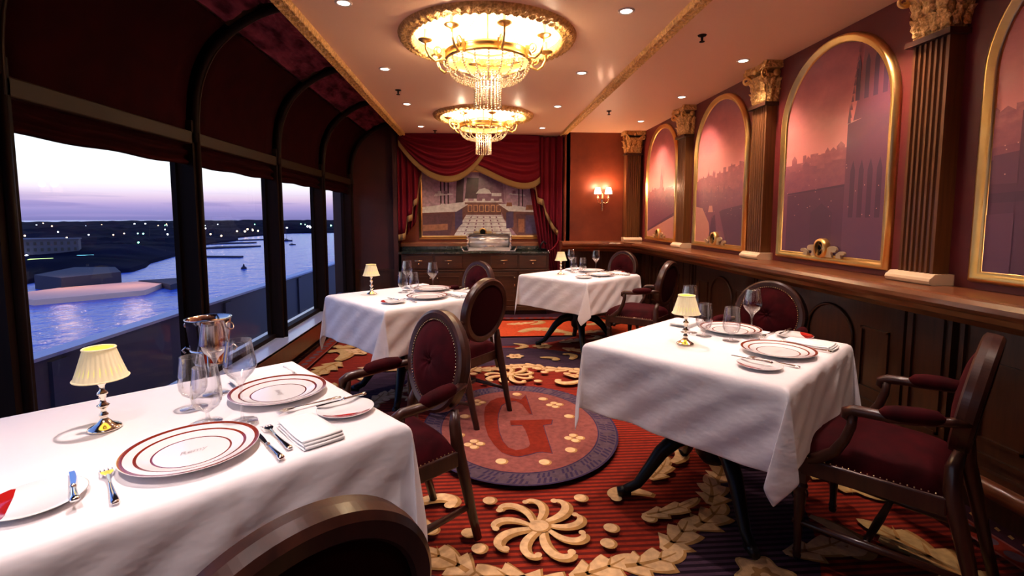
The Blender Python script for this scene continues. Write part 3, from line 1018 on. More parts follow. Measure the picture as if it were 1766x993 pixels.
# pilasters
def fluted(m, w, d, z0, z1, n=6):
    """shaft: front face at -x; flutes on the front"""
    pts = [(0, -w / 2)]
    fw = (w - .02) / n
    for k in range(n):
        y0 = -w / 2 + .01 + k * fw
        pts.append((0, y0 + fw * .18))
        for j in range(1, 6):
            a = PI * j / 6
            pts.append((math.sin(a) * fw * .42, y0 + fw * .5 - math.cos(a) * fw * .32))
        pts.append((0, y0 + fw * .82))
    pts += [(0, w / 2), (d, w / 2), (d, -w / 2)]
    m.prism(pts, z0, z1)
def make_pilaster():
    t = thing('pilaster', 'x', 'pilaster')
    w, d = .19, .10
    b = MB().mat('pale_stone')
    b.sweep([(-.03, -w / 2 - .03, 0), (-.03, w / 2 + .03, 0)], [(.11, 1.0355), (0, 1.0355), (-.011, 1.042), (-.015, 1.055), (-.010, 1.067), (0, 1.073), (.012, 1.086), (.11, 1.086)])
    b.build('base', t)
    s1 = MB().mat('pilaster_wood')
    fluted(s1, w, d, 1.086, 2.175)
    s1.mat('panel_wood').box(-.025, d, -w / 2 - .022, w / 2 + .022, 2.170, 2.195)
    s1.build('shaft', t)
    # capital with acanthus leaves, corner volutes and abacus
    c_ = MB().mat('gilt_carved')
    def bell(u, v_):
        z = 2.195 + .20 * v_
        fl = .0 + .035 * v_ ** 2.2
        p = u * 3
        ww, dd = w / 2 - .01 + fl, .0 - fl
        if p < 1: x, y_ = d - (d - dd) * p, -ww
        elif p < 2: x, y_ = dd, -ww + 2 * ww * (p - 1)
        else: x, y_ = dd + (d - dd) * (p - 2), ww
        return (x, y_, z)
    c_.grid(30, 10, bell)
    c_.box(-.006, d, -w / 2, w / 2, 2.195, 2.212)
    for row, (z0, h, cnt, off) in enumerate(((2.21, .085, 4, 0), (2.265, .105, 3, .5))):
        for side in range(3):
            for k in range(cnt if side == 1 else 2):
                if side == 1:
                    cc = Vector((-.004 - .010 * row, -w / 2 + w * (k + .5) / cnt, z0)); tg = Vector((0, 1, 0)); nn = Vector((-1, 0, 0))
                else:
                    sg = -1 if side == 0 else 1
                    cc = Vector((d * (k + .4) / 2, sg * (w / 2 + .002 + .010 * row), z0)); tg = Vector((1, 0, 0)); nn = Vector((0, sg, 0))
                lw_ = .030 if side == 1 else .026
                def lf(u, v_, cc=cc, tg=tg, nn=nn, h=h, lw_=lw_):
                    env = math.sin(PI * (.12 + .80 * v_)) ** .7 * (1 + .22 * math.sin(v_ * 16))
                    cur = .006 + .030 * v_ ** 3
                    zz = h * (v_ - .22 * max(0, v_ - .75) * 4 * (v_ - .75) * 2)
                    p = cc + tg * ((u - .5) * 2 * lw_ * env) + nn * (cur + .010 * math.cos((u - .5) * PI)) + Vector((0, 0, zz))
                    return tuple(p)
                c_.grid(6, 10, lf)
    c_.mat('gilt')
    for sg in (-1, 1):
        for (vx, vy, ax) in ((-.045, sg * (w / 2 + .02), 'y'),):
            sp = []
            for k in range(30):
                tt = k / 29; rr = .032 * (1 - .75 * tt); a = 2 * PI * 1.6 * tt + PI / 2
                sp.append((vx - rr * math.cos(a) * .9, vy + rr * math.cos(a) * .9 * sg * .5, 2.395 + rr * math.sin(a)))
            c_.tube(sp, [.012 * (1 - .5 * k / 29) for k in range(30)], 7)
            c_.tube([(-.005, sg * w * .18, 2.33), (-.025, sg * w * .34, 2.385), (vx, vy, 2.428)], [.006, .010, .011], 7)
        c_.ball((.05, sg * (w / 2 + .03), 2.40), .026, 10, 8, (1.1, .5, 1))
    c_.ball((-.045, 0, 2.43), .020, 10, 8)
    ab = [(d, -w / 2 - .055), (-.055, -w / 2 - .055), (-.065, -w / 2 - .035)] + [(-.065 + .030 * math.sin(PI * k / 8), -w / 2 - .035 + (w + .07) * k / 8) for k in range(1, 8)] + [(-.065, w / 2 + .035), (-.055, w / 2 + .055), (d, w / 2 + .055)]
    c_.mat('gilt_carved').prism(ab[::-1], 2.428, 2.455)
    c_.prism([(p[0] + .008 if p[0] < 0 else p[0], p[1] * .97) for p in ab][::-1], 2.455, 2.479)
    c_.build('capital', t)
    return t
pil = make_pilaster()
pl_labs = ['fluted wooden pilaster with gilt capital, nearest of the row', 'fluted wooden pilaster between the gothic tower mural and the nearest mural',
           'fluted wooden pilaster between the hillside mural and the gothic tower mural', 'fluted wooden pilaster between the two farthest arched murals']
for i, y in enumerate(PYS):
    place(pil, i > 0, (XR - .08, y, 0), 0, pl_labs[i], 'pilasters of the right wall')
place(pil, True, (2.06, 6.48, 0), PI / 2, 'fluted wooden pilaster in the back corner beside the wall sconce', 'pilasters of the right wall')
MB().mat('panel_wood').box(1.97, XR + .02, 6.56, YW + .02, 1.03, ZC).build('trim_6', kind='structure')

# ---------------------------------------------------------------- back wall
bw = MB().mat('wall_red').box(1.17, XR + .1, YW, YW + .1, 1.0, ZC)
bw.mat('panel_wood').box(1.17, XL, YW, YW + .1, 0, 1.0)
panel_frame(bw, 'y', YW, 1.24, 1.62, .25, .9, .02, .014)
panel_frame(bw, 'y', YW, 1.68, 2.1, .25, .9, .02, .014)
bw.mat('wall_red').box(1.19, 1.24, YW, YB, 0, ZC)
bw.build('wall_back', kind='structure')
bw = MB().mat('wall_red').box(-1.2, 1.24, YB, YB + .1, 0, ZC + .3)
bw.build('wall_back', kind='structure')
bw = MB()
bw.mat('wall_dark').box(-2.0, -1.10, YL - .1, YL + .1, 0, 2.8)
bw.mat('panel_wood').box(-1.72, -1.10, YL - .112, YL - .1, .1, .62)
bw.box(-1.72, -1.10, YL - .125, YL - .1, .60, .63)
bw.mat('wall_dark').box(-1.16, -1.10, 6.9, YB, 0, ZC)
bw.build('wall_back', kind='structure')
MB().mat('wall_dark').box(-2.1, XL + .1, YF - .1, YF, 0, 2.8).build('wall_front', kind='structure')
MB().mat('gilt').box(1.22, 2.0, YW - .02, YW, ZC - .03, ZC).build('trim_7', kind='structure') if False else None

# alcove ledge behind the sideboard
MB().mat('ledge_wood').box(-1.10, 1.20, YB - .10, YB, .93, 1.0).build('trim_8', bevel=.015, kind='structure')

# kitchen picture
for nm, cc in (('pic_wall', (.34, .22, .30)), ('pic_wall2', (.42, .30, .38)), ('pic_counter', (.20, .085, .075)), ('pic_counter2', (.14, .06, .07)), ('pic_top', (.66, .50, .55)),
               ('pic_tile', (.70, .58, .74)), ('pic_line', (.30, .16, .24)), ('pic_metal', (.74, .62, .64)), ('pic_dark', (.07, .035, .05)), ('pic_blue', (.10, .07, .16)), ('pic_copper', (.38, .16, .09)), ('pic_gold', (.55, .32, .16))):
    cc = tuple(min(.97, x * (1.9 if sum(cc) > 1.2 else (1.5 if sum(cc) > .7 else 1.0))) for x in cc)
    m = pm(nm, cc, .3, coat=.2)
    m.col(m.ramp(m.noise(22, 3), [(.3, tuple(x * .72 for x in cc)), (.7, tuple(min(1, x * 1.2) for x in cc))]))
    MT[nm] = m.m
pic = thing('kitchen_picture', 'gilt-framed wide picture of a restaurant kitchen in the curtained alcove', 'picture')
px0, px1, pz0, pz1 = -.815, .935, 1.065, 2.02
f = MB().mat('gilt')
pts = [(px0, YB, pz0), (px1, YB, pz0), (px1, YB, pz1), (px0, YB, pz1)]
f.sweep(pts, [(-.026, 0), (-.026, .02), (-.010, .035), (.006, .022), (.026, .014), (.026, 0)], True, (0, -1, 0))
f.build('frame', pic)
pp = MB(); pl = [0]
U = lambda u: px0 + (px1 - px0) * u
V = lambda v_: pz0 + (1.96 - pz0) * v_
def put(mt, pts_):
    pl[0] += 1
    pp.mat(mt).flat([(U(a), V(b)) for a, b in pts_], YB - .004 - .00012 * pl[0], 'y')
put('pic_wall', [(0, 0), (1, 0), (1, 1.08), (0, 1.08)])
put('pic_wall2', [(.02, .45), (.27, .45), (.27, .92), (.02, .92)])
put('pic_wall2', [(.70, .45), (.98, .45), (.98, .9), (.70, .9)])
put('pic_dark', [(.28, .40), (.34, .40), (.36, 1.05), (.30, 1.05)])
put('pic_dark', [(.36, .62), (.46, .62), (.52, .95), (.38, .95)])
put('pic_line', [(.46, .5), (.69, .5), (.66, 1.05), (.48, 1.05)])
for a in (.16, .19, .22):
    put('pic_dark', [(a, .5), (a + .012, .5), (a + .012, 1.0), (a, 1.0)])
put('pic_metal', [(.11, .655), (.27, .685), (.25, .70), (.12, .70)])
put('pic_metal', [(.72, .69), (.86, .66), (.85, .69), (.73, .71)])
for a in (.80, .83):
    put('pic_dark', [(a, .5), (a + .01, .5), (a + .01, .95), (a, .95)])
put('pic_top', [(.0, .48), (.32, .56), (.38, .56), (.34, .50), (.0, .44)])
put('pic_counter', [(.36, .36), (.66, .36), (.66, .56), (.36, .56)])
put('pic_top', [(.34, .56), (.68, .56), (.66, .585), (.36, .585)])
for k in range(6):
    put('pic_gold', [(.385 + k * .047, .41), (.42 + k * .047, .41), (.42 + k * .047, .52), (.385 + k * .047, .52)])
    put('pic_counter', [(.390 + k * .047, .42), (.415 + k * .047, .42), (.415 + k * .047, .51), (.390 + k * .047, .51)])
put('pic_metal', [(.45, .70), (.58, .70), (.56, .76), (.52, .79), (.48, .77)])
put('pic_metal', [(.58, .66), (.66, .66), (.66, .71), (.58, .71)])
put('pic_line', [(.46, .585), (.54, .585), (.54, .68), (.46, .68)])
for k in range(5):
    put('pic_metal', [(.36 + k * .07, .585), (.39 + k * .07, .585), (.385 + k * .07, .62), (.365 + k * .07, .62)])
put('pic_tile', [(.26, .0), (.76, .0), (.66, .36), (.37, .36)])
for k in range(1, 6):
    t0 = k / 6; zz = .36 * (1 - (1 - t0) ** 1.6)
    put('pic_line', [(.26 + .11 * zz / .36, zz - .003), (.76 - .10 * zz / .36, zz - .003), (.76 - .10 * zz / .36, zz + .003), (.26 + .11 * zz / .36, zz + .003)])
for k in range(1, 6):
    a0, a1 = .26 + .5 * k / 6, .37 + .29 * k / 6
    for j in range(7):
        b0, b1 = j / 7, j / 7 + .07
        put('pic_line', [(a0 + (a1 - a0) * b0 - .006, .36 * b0), (a0 + (a1 - a0) * b0 + .006, .36 * b0), (a0 + (a1 - a0) * b1 + .005, .36 * b1), (a0 + (a1 - a0) * b1 - .005, .36 * b1)])
put('pic_counter', [(.0, .0), (.26, .0), (.37, .36), (.38, .52), (.28, .42), (.0, .40)])
put('pic_counter2', [(.0, .02), (.24, .04), (.27, .39), (.0, .37)])
put('pic_blue', [(.28, .12), (.34, .22), (.34, .46), (.28, .40)])
put('pic_top', [(.0, .39), (.29, .41), (.39, .53), (.30, .53), (.0, .43)])
put('pic_counter', [(1.0, .0), (.80, .0), (.68, .30), (.64, .52), (.74, .42), (1.0, .40)])
put('pic_counter2', [(1.0, .04), (.80, .05), (.78, .38), (1.0, .37)])
put('pic_blue', [(.86, .06), (.99, .06), (.99, .34), (.86, .36)])
put('pic_blue', [(.70, .14), (.76, .16), (.76, .42), (.70, .40)])
put('pic_top', [(1.0, .40), (.72, .42), (.63, .54), (.72, .53), (1.0, .44)])
for (a, b, w_, h_, mt) in ((.06, .40, .07, .05, 'pic_metal'), (.16, .42, .04, .12, 'pic_metal'), (.30, .50, .06, .05, 'pic_top'), (.70, .50, .05, .06, 'pic_copper'), (.78, .43, .06, .035, 'pic_metal'), (.86, .44, .07, .08, 'pic_copper'), (.92, .45, .06, .03, 'pic_metal'), (.14, .68, .03, .06, 'pic_metal'), (.19, .69, .03, .05, 'pic_line'), (.75, .70, .03, .05, 'pic_line')):
    put(mt, [(a, b), (a + w_, b), (a + w_ * .9, b + h_), (a + w_ * .1, b + h_)])
put('pic_copper', [(.02, .10), (.22, .12), (.22, .22), (.02, .20)])
put('pic_copper', [(.80, .08), (.85, .08), (.85, .30), (.80, .30)])
pp.build('painting', pic)
k = MB().mat('gilt')
k.lathe([(.040, -.04), (.052, -.04), (.056, .0), (.040, .0)], 24)
k.v = [(.07 + p[0], YB - .03 + p[2], 1.145 + p[1]) for p in k.v]
k.mat('black').prism([(.07 + .04 * math.cos(a), 1.145 + .04 * math.sin(a)) for a in [2 * PI * j / 20 for j in range(20)]], YB - .05, YB - .04, 'y')
for d in (1, -1):
    mm = MB().mat('gilt_pale'); wave_scroll(mm, 0, 1.088, 1.1, d, 0, .012)
    k.mat('gilt_pale').add([(.07 + p[1], YB - .045 + p[0], p[2]) for p in mm.v], mm.f, False)
k.build('ornament', pic)

# ---------------------------------------------------------------- curtains
def drape(m, pts_top, pts_bot, folds, depth, y, mat='curtain', nz_=24, ret=0):
    """vertical hanging drape between top and bottom edges (x0,x1)"""
    m.mat(mat)
    def fn(u, v_):
        x = (pts_top[0] + (pts_top[1] - pts_top[0]) * u) * (1 - v_) + (pts_bot[0] + (pts_bot[1] - pts_bot[0]) * u) * v_
        z = pts_top[2] + (pts_bot[2] - pts_top[2]) * v_
        if len(pts_bot) > 3: z += (pts_bot[3]) * u * v_
        yy = y - ret * max(0, (u - .90) / .10) ** 1.2 if ret else y
        return (x, yy + depth * math.sin(u * folds * 2 * PI + .6 * math.sin(v_ * 3)), z)
    m.grid(folds * 10, nz_, fn)
CY = 6.90
cl = MB(); drape(cl, (-1.085, -.72, 2.47), (-1.085, -.86, .98, .30), 5, .034, CY + .05)
cl.build('curtain', solid=.004, label='dark red velvet curtain hanging at the left side of the alcove', cat='curtain')
crr = MB(); drape(crr, (.62, 1.150, 2.47), (1.00, 1.150, .12), 7, .036, CY + .06, ret=.26)
CR_ = crr.build('curtain', solid=.004, label='long dark red velvet curtain falling to the floor right of the sideboard', cat='curtain')
def swag(name, label, x0, x1, ztop0, ztop1, drop, xlow, yoff, fr=.075):
    t = thing(name, label, 'curtain')
    m = MB().mat('curtain')
    def edge(u):
        x = x0 + (x1 - x0) * u
        zt = ztop0 + (ztop1 - ztop0) * u
        sag = (4 * u * (1 - u)) ** .85
        ul = (xlow - x0) / (x1 - x0)
        uu = u ** (math.log(.5) / math.log(ul))
        return x, zt - drop * (4 * uu * (1 - uu)) ** .9
    def top(u):
        return x0 + (x1 - x0) * u, 2.475
    def fn(u, v_):
        xt, zt = top(u); xb, zb_ = edge(u)
        z = zt + (zb_ - zt) * v_
        amp = .055 * math.sin(PI * u) ** .5
        return (xt, CY - yoff - amp * (.5 + .5 * math.cos(v_ * 2 * PI * 5.5)) - .035 * v_, z)
    m.grid(40, 66, fn)
    m.build('drape', t, solid=.004)
    g_ = MB().mat('fringe')
    def ff(u, v_):
        x, z = edge(u)
        return (x, CY - yoff - .045 + .004 * math.sin(u * 260), z + .012 - v_ * (fr + .012))
    g_.grid(90, 3, ff)
    g_.build('fringe', t, solid=.004)
swag('curtain_swag', 'left dark red swag with gold fringe above the kitchen picture', -1.06, .13, 2.38, 2.34, .46, -.42, .06)
swag('curtain_swag', 'right dark red swag with gold fringe above the kitchen picture', -.15, .86, 2.10, 1.90, .14, .55, .03)
# stepped side tails with fringe (jabots)
def tail(label, xs, d):
    t = thing('curtain_tail', label, 'curtain')
    m = MB().mat('curtain')
    n = len(xs) - 1
    xA, xB = xs[0][0], xs[-1][0]
    def zl(x):
        for i in range(n):
            if xs[i][0] <= x <= xs[i + 1][0] + 1e-9:
                return xs[i][1] + (xs[i + 1][1] - xs[i][1]) * (x - xs[i][0]) / (xs[i + 1][0] - xs[i][0])
        return xs[-1][1]
    def fy(x):
        return CY - .012 + .020 * math.sin((x - xA) * 2 * PI / .085)
    def fd(u, v_):
        x = xA + (xB - xA) * u
        return (x, fy(x), 2.46 + (zl(x) - 2.46) * v_)
    m.grid(60, 12, fd)
    m.build('drape', t, solid=.004)
    g_ = MB().mat('fringe')
    g_.grid(60, 2, lambda u, v_: (xA + (xB - xA) * u, fy(xA + (xB - xA) * u) - .008, zl(xA + (xB - xA) * u) + .015 - .085 * v_))
    g_.build('fringe', t, solid=.006)
tail('stepped dark red curtain tail with gold fringe left of the kitchen picture', [(-1.09, 1.10), (-1.0, 1.12), (-.97, 1.35), (-.90, 1.38), (-.885, 1.56), (-.83, 1.60), (-.80, 1.86), (-.76, 1.95)], 1)
tail('stepped dark red curtain tail with gold fringe right of the kitchen picture', [(.66, 1.93), (.72, 1.86), (.80, 1.80), (.83, 1.62), (.92, 1.58), (.955, 1.42), (1.0, 1.34), (1.06, 1.22), (1.17, 1.11)], -1)
cd = MB().mat('curtain').tube([(1.13, CY - .05, 1.12), (1.12, CY - .06, 1.04), (1.09, CY - .07, .96), (1.03, CY - .07, .90), (.99, CY - .07, .885)], .012, 8)
cd.mat('silver').ball((.985, CY - .07, .885), .014)
cd.build('tieback_cord', CR_)

# ---------------------------------------------------------------- sideboard
sb = thing('sideboard', 'dark wood sideboard with brass handles below the kitchen picture', 'sideboard', (0, 0, 0))
bx = MB().mat('credenza_wood')
bx.box(-1.03, .975, 6.72, YB - .11, .09, .855)
bx.box(-1.0, .95, 6.76, YB - .11, .0, .09)
bx.box(-1.05, .995, 6.70, 6.76, .07, .13)
bx.box(-1.04, .985, 6.705, 6.73, .62, .64)
bx.build('body', sb, bevel=.004)
dx = [-1.0, -.60, -.20, .16, .55, .955]
for i in (0, 1, 3, 4):
    d_ = MB().mat('credenza_wood').box(dx[i] + .015, dx[i + 1] - .015, 6.705, 6.722, .655, .835)
    dr = d_.build('drawer', sb, bevel=.006)
    xm = (dx[i] + dx[i + 1]) / 2
    h_ = MB().mat('nail').tube([(xm - .05, 6.70, .765), (xm - .045, 6.685, .768), (xm + .045, 6.685, .768), (xm + .05, 6.70, .765)], .006, 6)
    h_.ball((xm, 6.70, .725), .012, 8, 6)
    h_.build('handle', dr)
for i in range(5):
    d_ = MB().mat('credenza_wood').box(dx[i] + .015, dx[i + 1] - .015, 6.705, 6.722, .15, .605)
    panel_frame(d_, 'y', 6.705, dx[i] + .06, dx[i + 1] - .06, .20, .555, .012, .008)
    dr = d_.build('door', sb, bevel=.003)
    h_ = MB().mat('nail')
    xs_ = dx[i + 1] - .05 if i in (0, 2, 3) else dx[i] + .05
    h_.ball((xs_, 6.698, .53), .012, 8, 6)
    h_.build('knob', dr)
    MB().mat('nail').tube([(xs_, 6.695, .40), (xs_, 6.695, .44)], .005, 6).build('bolt', dr)
MB().mat('marble').box(-1.065, .985, 6.69, YB - .105, .855, .885).build('marble_top', sb, bevel=.006)
MB().mat('marble').box(-1.065, 1.0, YB - .135, YB - .105, .885, .945).build('backsplash', sb, bevel=.003)
# silver roll-top display case on a tray
rc_ = thing('rolltop_case', 'silver studded roll-top glass case on a tray on the sideboard', 'display case', (.155, 6.88, .886))
m = MB().mat('silver')
m.prism([(-.36, -.12), (.36, -.12), (.36, .12), (-.36, .12)], .0, .012)
for sx in (-1, 1):
    m.tube([(sx * .35, -.08, .012), (sx * .375, -.07, .035), (sx * .385, 0, .055), (sx * .375, .07, .035), (sx * .35, .08, .012)], .010, 8)
m.build('tray', rc_)
m = MB().mat('silver')
m.box(-.29, .29, -.10, .10, .012, .04)
for sx in (-1, 1):
    pr = [(-.10, .0), (-.10, .10), (-.085, .15), (-.05, .185), (0, .20), (.05, .20), (.10, .20), (.10, .0)]
    m.prism([(a, b + .03) for a, b in pr], sx * .29 - .012, sx * .29 + .012, 'x')
    for j, (a, b) in enumerate(((-.10, .05), (-.10, .09), (-.095, .135), (-.07, .175), (-.03, .20))):
        m.ball((sx * .30, a - .006, b + .03), .014)
m.mat('satin_silver').box(-.28, .28, .085, .10, .04, .23)
m.box(-.285, .285, -.102, -.09, .012, .055)
m.mat('silver').box(-.29, .29, -.02, .10, .222, .24)
for k in range(7):
    m.ball((-.24 + k * .08, -.075, .198), .010)
m.tube([(-.29, -.068, .19), (.29, -.068, .19)], .008, 6)
m.tube([(-.07, -.112, .05), (-.06, -.13, .075), (.06, -.13, .075), (.07, -.112, .05)], .008, 6)
m.build('frame', rc_)
m = MB().mat('glass')
m.grid(1, 10, lambda u, v_: (-.28 + .56 * u, -.105 + .085 * (1 - math.cos(v_ * PI / 2)), .05 + .18 * math.sin(v_ * PI / 2)))
m.build('glass_cover', rc_)
m = MB().mat('satin_silver').tube([(-.27, .01, .12), (.27, .01, .12)], .078, 20)
m.build('roller', rc_)
m = MB().mat('black')
m.box(-.045, .045, -.05, .05, 0, .03); m.tube([(-.03, 0, .03), (-.02, 0, .09), (.02, 0, .13), (.05, -.01, .09)], [.015, .013, .012, .02], 8)
m.build('telephone', loc=(.90, 6.86, .886), rz=.3, label='small black desk telephone at the right end of the sideboard', cat='telephone')

# ---------------------------------------------------------------- sconce
sc = thing('wall_sconce', 'brass double wall sconce with two lit pleated shades', 'wall lamp', (1.675, YW, 1.55))
m = MB().mat('nail')
m.lathe([(.001, -.12), (.008, -.115), (.012, -.10), (.014, -.02), (.022, .0), (.018, .03), (.024, .045), (.012, .07), (.010, .10), (.004, .13)], 12, (0, -.04, 0))
m.box(-.02, .02, -.03, 0, -.02, .04)
for sx in (-1, 1):
    m.tube([(0, -.045, .01), (sx * .03, -.06, -.012), (sx * .065, -.07, .0), (sx * .075, -.07, .035), (sx * .072, -.07, .06)], .006, 7)
    m.lathe([(.003, .045), (.022, .055), (.024, .06), (.010, .066), (.009, .10)], 14, (sx * .073, -.07, 0))
m.build('bracket', sc)
for sx in (-1, 1):
    m = MB().mat('shade_lit').lathe([(.050, .115), (.046, .15), (.034, .185), (.030, .20)], 24, (sx * .073, -.07, 0))
    m.build('lamp_shade', sc)
def point(name, loc, e, col, r=.03):
    l_ = bpy.data.lights.new(name, 'POINT'); l_.energy = e; l_.color = col; l_.shadow_soft_size = r
    o = bpy.data.objects.new(name, l_); COL.objects.link(o); o.location = loc
    return o
def spot(name, loc, e, col, ang=95, blend=.6, r=.035, tgt=None):
    l_ = bpy.data.lights.new(name, 'SPOT'); l_.energy = e; l_.color = col; l_.shadow_soft_size = r
    l_.spot_size = math.radians(ang); l_.spot_blend = blend
    o = bpy.data.objects.new(name, l_); COL.objects.link(o); o.location = loc
    if tgt:
        o.rotation_euler = (Vector(tgt) - Vector(loc)).to_track_quat('-Z', 'Y').to_euler()
    return o
for sx in (-1, 1):
    point('sconce_bulb_light', (1.675 + sx * .073, YW - .115, 1.76), 8.0, (1, .56, .32), .03)

# ---------------------------------------------------------------- left side: windows
PW = .09
POSTS = [.70, 1.885, 3.13, 4.375, 5.60, 6.82]
ZB = .30
wl_ = MB().mat('panel_wood')
wl_.box(-1.62, -1.60, YF, YL, .13, .295)
wl_.box(-1.95, -1.74, YF, YL, 0, .28)
wl_.box(-1.74, -1.62, YF, YL, .12, .28)
wl_.mat('sill').box(-1.95, -1.60, YF, YL, .28, .30)
wl_.mat('post_wood').box(-1.86, -1.78, YF, YL, 1.91, 2.8)
wl_.box(-1.86, -1.62, YF - .1, YF, 0, 2.8)
wl_.build('wall_left', kind='structure')
allp = [-.5] + POSTS
for i in range(len(POSTS)):
    y = POSTS[i]
    f = MB().mat('post_wood')
    f.box(-1.84, -1.705, y, y + PW, .30, 1.93)
    f.box(-1.83, -1.80, y - .02, y, .30, 1.93)
    f.box(-1.83, -1.80, y + PW, y + PW + .02, .30, 1.93)
    f.tube([(-1.70, y + PW * .5, .30), (-1.70, y + PW * .5, 1.93)], .018, 8)
    y1 = POSTS[i + 1] if i + 1 < len(POSTS) else YL
    f.box(-1.84, -1.77, y + PW, y1, .30, .335)
    o = f.build('window_%d' % (i + 1), kind='structure')
    MB().mat('pane').add([(XG, y + PW, .33), (XG, y1, .33), (XG, y1, 1.92), (XG, y + PW, 1.92)], [(0, 1, 2, 3)]).build('pane', o)
f = MB().mat('post_wood'); f.box(-1.84, -1.77, YF, .70, .30, .335)
o = f.build('window_7', kind='structure')
MB().mat('pane').add([(XG, YF, .33), (XG, .70, .33), (XG, .70, 1.92), (XG, YF, 1.92)], [(0, 1, 2, 3)]).build('pane', o)
# curved ribs and beam
RIB = [(-1.72, 1.80), (-1.718, 1.95), (-1.70, 2.10), (-1.665, 2.22), (-1.60, 2.345), (-1.51, 2.44), (-1.40, 2.52), (-1.28, 2.58), (-1.16, 2.615), (TRL - .01, 2.63)]
def rib_curve(t):
    k = t * (len(RIB) - 1); i = min(int(k), len(RIB) - 2); u = k - i
    P_ = [RIB[max(0, i - 1)], RIB[i], RIB[i + 1], RIB[min(len(RIB) - 1, i + 2)]]
    r_ = []
    for c_ in (0, 1):
        a, b, c2, d = (p[c_] for p in P_)
        r_.append(.5 * ((2 * b) + (-a + c2) * u + (2 * a - 5 * b + 4 * c2 - d) * u * u + (-a + 3 * b - 3 * c2 + d) * u ** 3))
    return r_
for i, y in enumerate(POSTS):
    m = MB().mat('post_wood')
    pts = []
    for k in range(25):
        x, z = rib_curve(k / 24); pts.append((x + .012, y + PW / 2, z))
    m.sweep(pts, [(-.028, -.02), (-.020, .018), (.020, .018), (.028, -.02)], False, (1, 0, .2)) if False else m.tube(pts, .026, 8)
    m.mat('bronze').tube([(p[0] + .022, p[1], p[2] - .012) for p in pts], .006, 6)
    m.build('trim_%d' % (10 + i), kind='structure')
m = MB().mat('bronze').box(-1.76, -1.705, YF, YL, 1.79, 1.865)
m.mat('post_wood').box(-1.80, -1.75, YF, YL, 1.78, 1.93)
m.build('trim_20', bevel=.006, kind='structure')
# upper fabric shades and lower blinds per bay
sh_lab = ['by the camera, outside the near post', 'above the large nearest window', 'above the second window', 'above the third window', 'above the fourth window', 'above the narrow last window']
for i, y in enumerate(POSTS):
    y1 = POSTS[i + 1] if i + 1 < len(POSTS) else YL - .12
    a, b = y + PW - .01, y1 + .01
    t = thing('curved_shade', 'dark red curved fabric shade, ' + sh_lab[i], 'shade', (0, 0, 0), 0, 'curved fabric shades between the ribs')
    m = MB().mat('blind')
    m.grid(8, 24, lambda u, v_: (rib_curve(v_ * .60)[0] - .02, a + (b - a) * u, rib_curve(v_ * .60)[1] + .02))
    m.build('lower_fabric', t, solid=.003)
    m = MB().mat('shirred')
    def fn(u, v_):
        x, z = rib_curve(.60 + .40 * v_)
        rib_ = .010 * abs(math.sin(v_ * PI * 4)) + .0035 * math.sin(u * 90 + 2 * math.sin(v_ * 30)) * (.4 + .6 * abs(math.sin(v_ * 9)))
        return (x - .015, a + (b - a) * u, z + .028 - rib_)
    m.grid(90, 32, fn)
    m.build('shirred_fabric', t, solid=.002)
    bl = MB().mat('blind')
    def fb(u, v_):
        return (-1.745 + .012 * math.sin(v_ * PI * 5), a + (b - a) * u, 1.81 - .145 * v_ + .004 * math.sin(u * 14 + i))
    bl.grid(20, 20, fb)
    bl.build('folded_blind', solid=.005, label='dark red roman blind folded up at the head, ' + sh_lab[i].replace('above', 'of'), cat='blind', group='folded blinds at the window heads')

# ---------------------------------------------------------------- ceiling fittings
dl = thing('ceiling_downlight', 'x', 'downlight')
MB().mat('white_trim').lathe([(.030, -.002), (.034, -.006), (.044, -.006), (.046, 0)], 24).build('ring', dl)
MB().mat('lens').lathe([(.001, -.003), (.031, -.003)], 20).build('lens', dl)
DL = []
used = False
words = ['nearest', 'second', 'third', 'farthest']
for k, y in enumerate((2.765, 3.93, 5.10, 6.315)):
    for x, sd in ((-.70, 'left'), (.82, 'right')):
        place(dl, used, (x, y, ZC), 0, '%s round ceiling downlight in the row %s of the chandeliers' % (words[k], sd), 'ceiling downlights'); used = True
        DL.append((x, y))
for k, y in enumerate((2.45, 3.55, 4.63, 5.80)):
    place(dl, True, (1.92, y, ZC), 0, '%s round ceiling downlight in the row above the arched murals' % words[k], 'ceiling downlights')
WARM = (1, .70, .56)
for x, y in DL + [(-.70, 1.60), (.82, 1.60), (-.7, .4), (.82, .4)]:
    k_ = 1.0
    if (x, y) == (-.70, 1.60): k_ = 1.15
    if y < 1: k_ = 1.1 if x < 0 else .1
    if (x, y) == (.82, 1.60): k_ = .80
    if y > 6: k_ = .9
    spot('downlight_lamp', (x, y, ZC - .012), DOWN_W * k_, (1, .81, .77), 82, .7)
for y in (1.35, 2.45, 3.55, 4.63, 5.80):
    spot('mural_lamp', (1.92, y, ZC - .012), WASH_W * (.35 if y < 2 else 1), (1, .72, .58), 100, .8)
sp = thing('ceiling_sprinkler', 'x', 'sprinkler')
MB().mat('bronze').lathe([(.028, 0), (.024, -.006), (.008, -.010), (.007, -.030), (.004, -.036)], 14).build('body', sp)
MB().mat('bronze').lathe([(.001, -.040), (.016, -.042), (.016, -.038), (.004, -.036)], 12).build('deflector', sp)
for k, (x, y, w_) in enumerate(((1.40, 3.09, 'nearest sprinkler head on the ceiling strip over the right tables'), (1.40, 5.28, 'far sprinkler head on the ceiling strip over the right tables'), (-.70, 4.56, 'sprinkler head in the left downlight row'), (-.55, 6.6, 'small sprinkler head close to the left swag'))):
    place(sp, k > 0, (x, y, ZC), 0, w_, 'sprinkler heads')

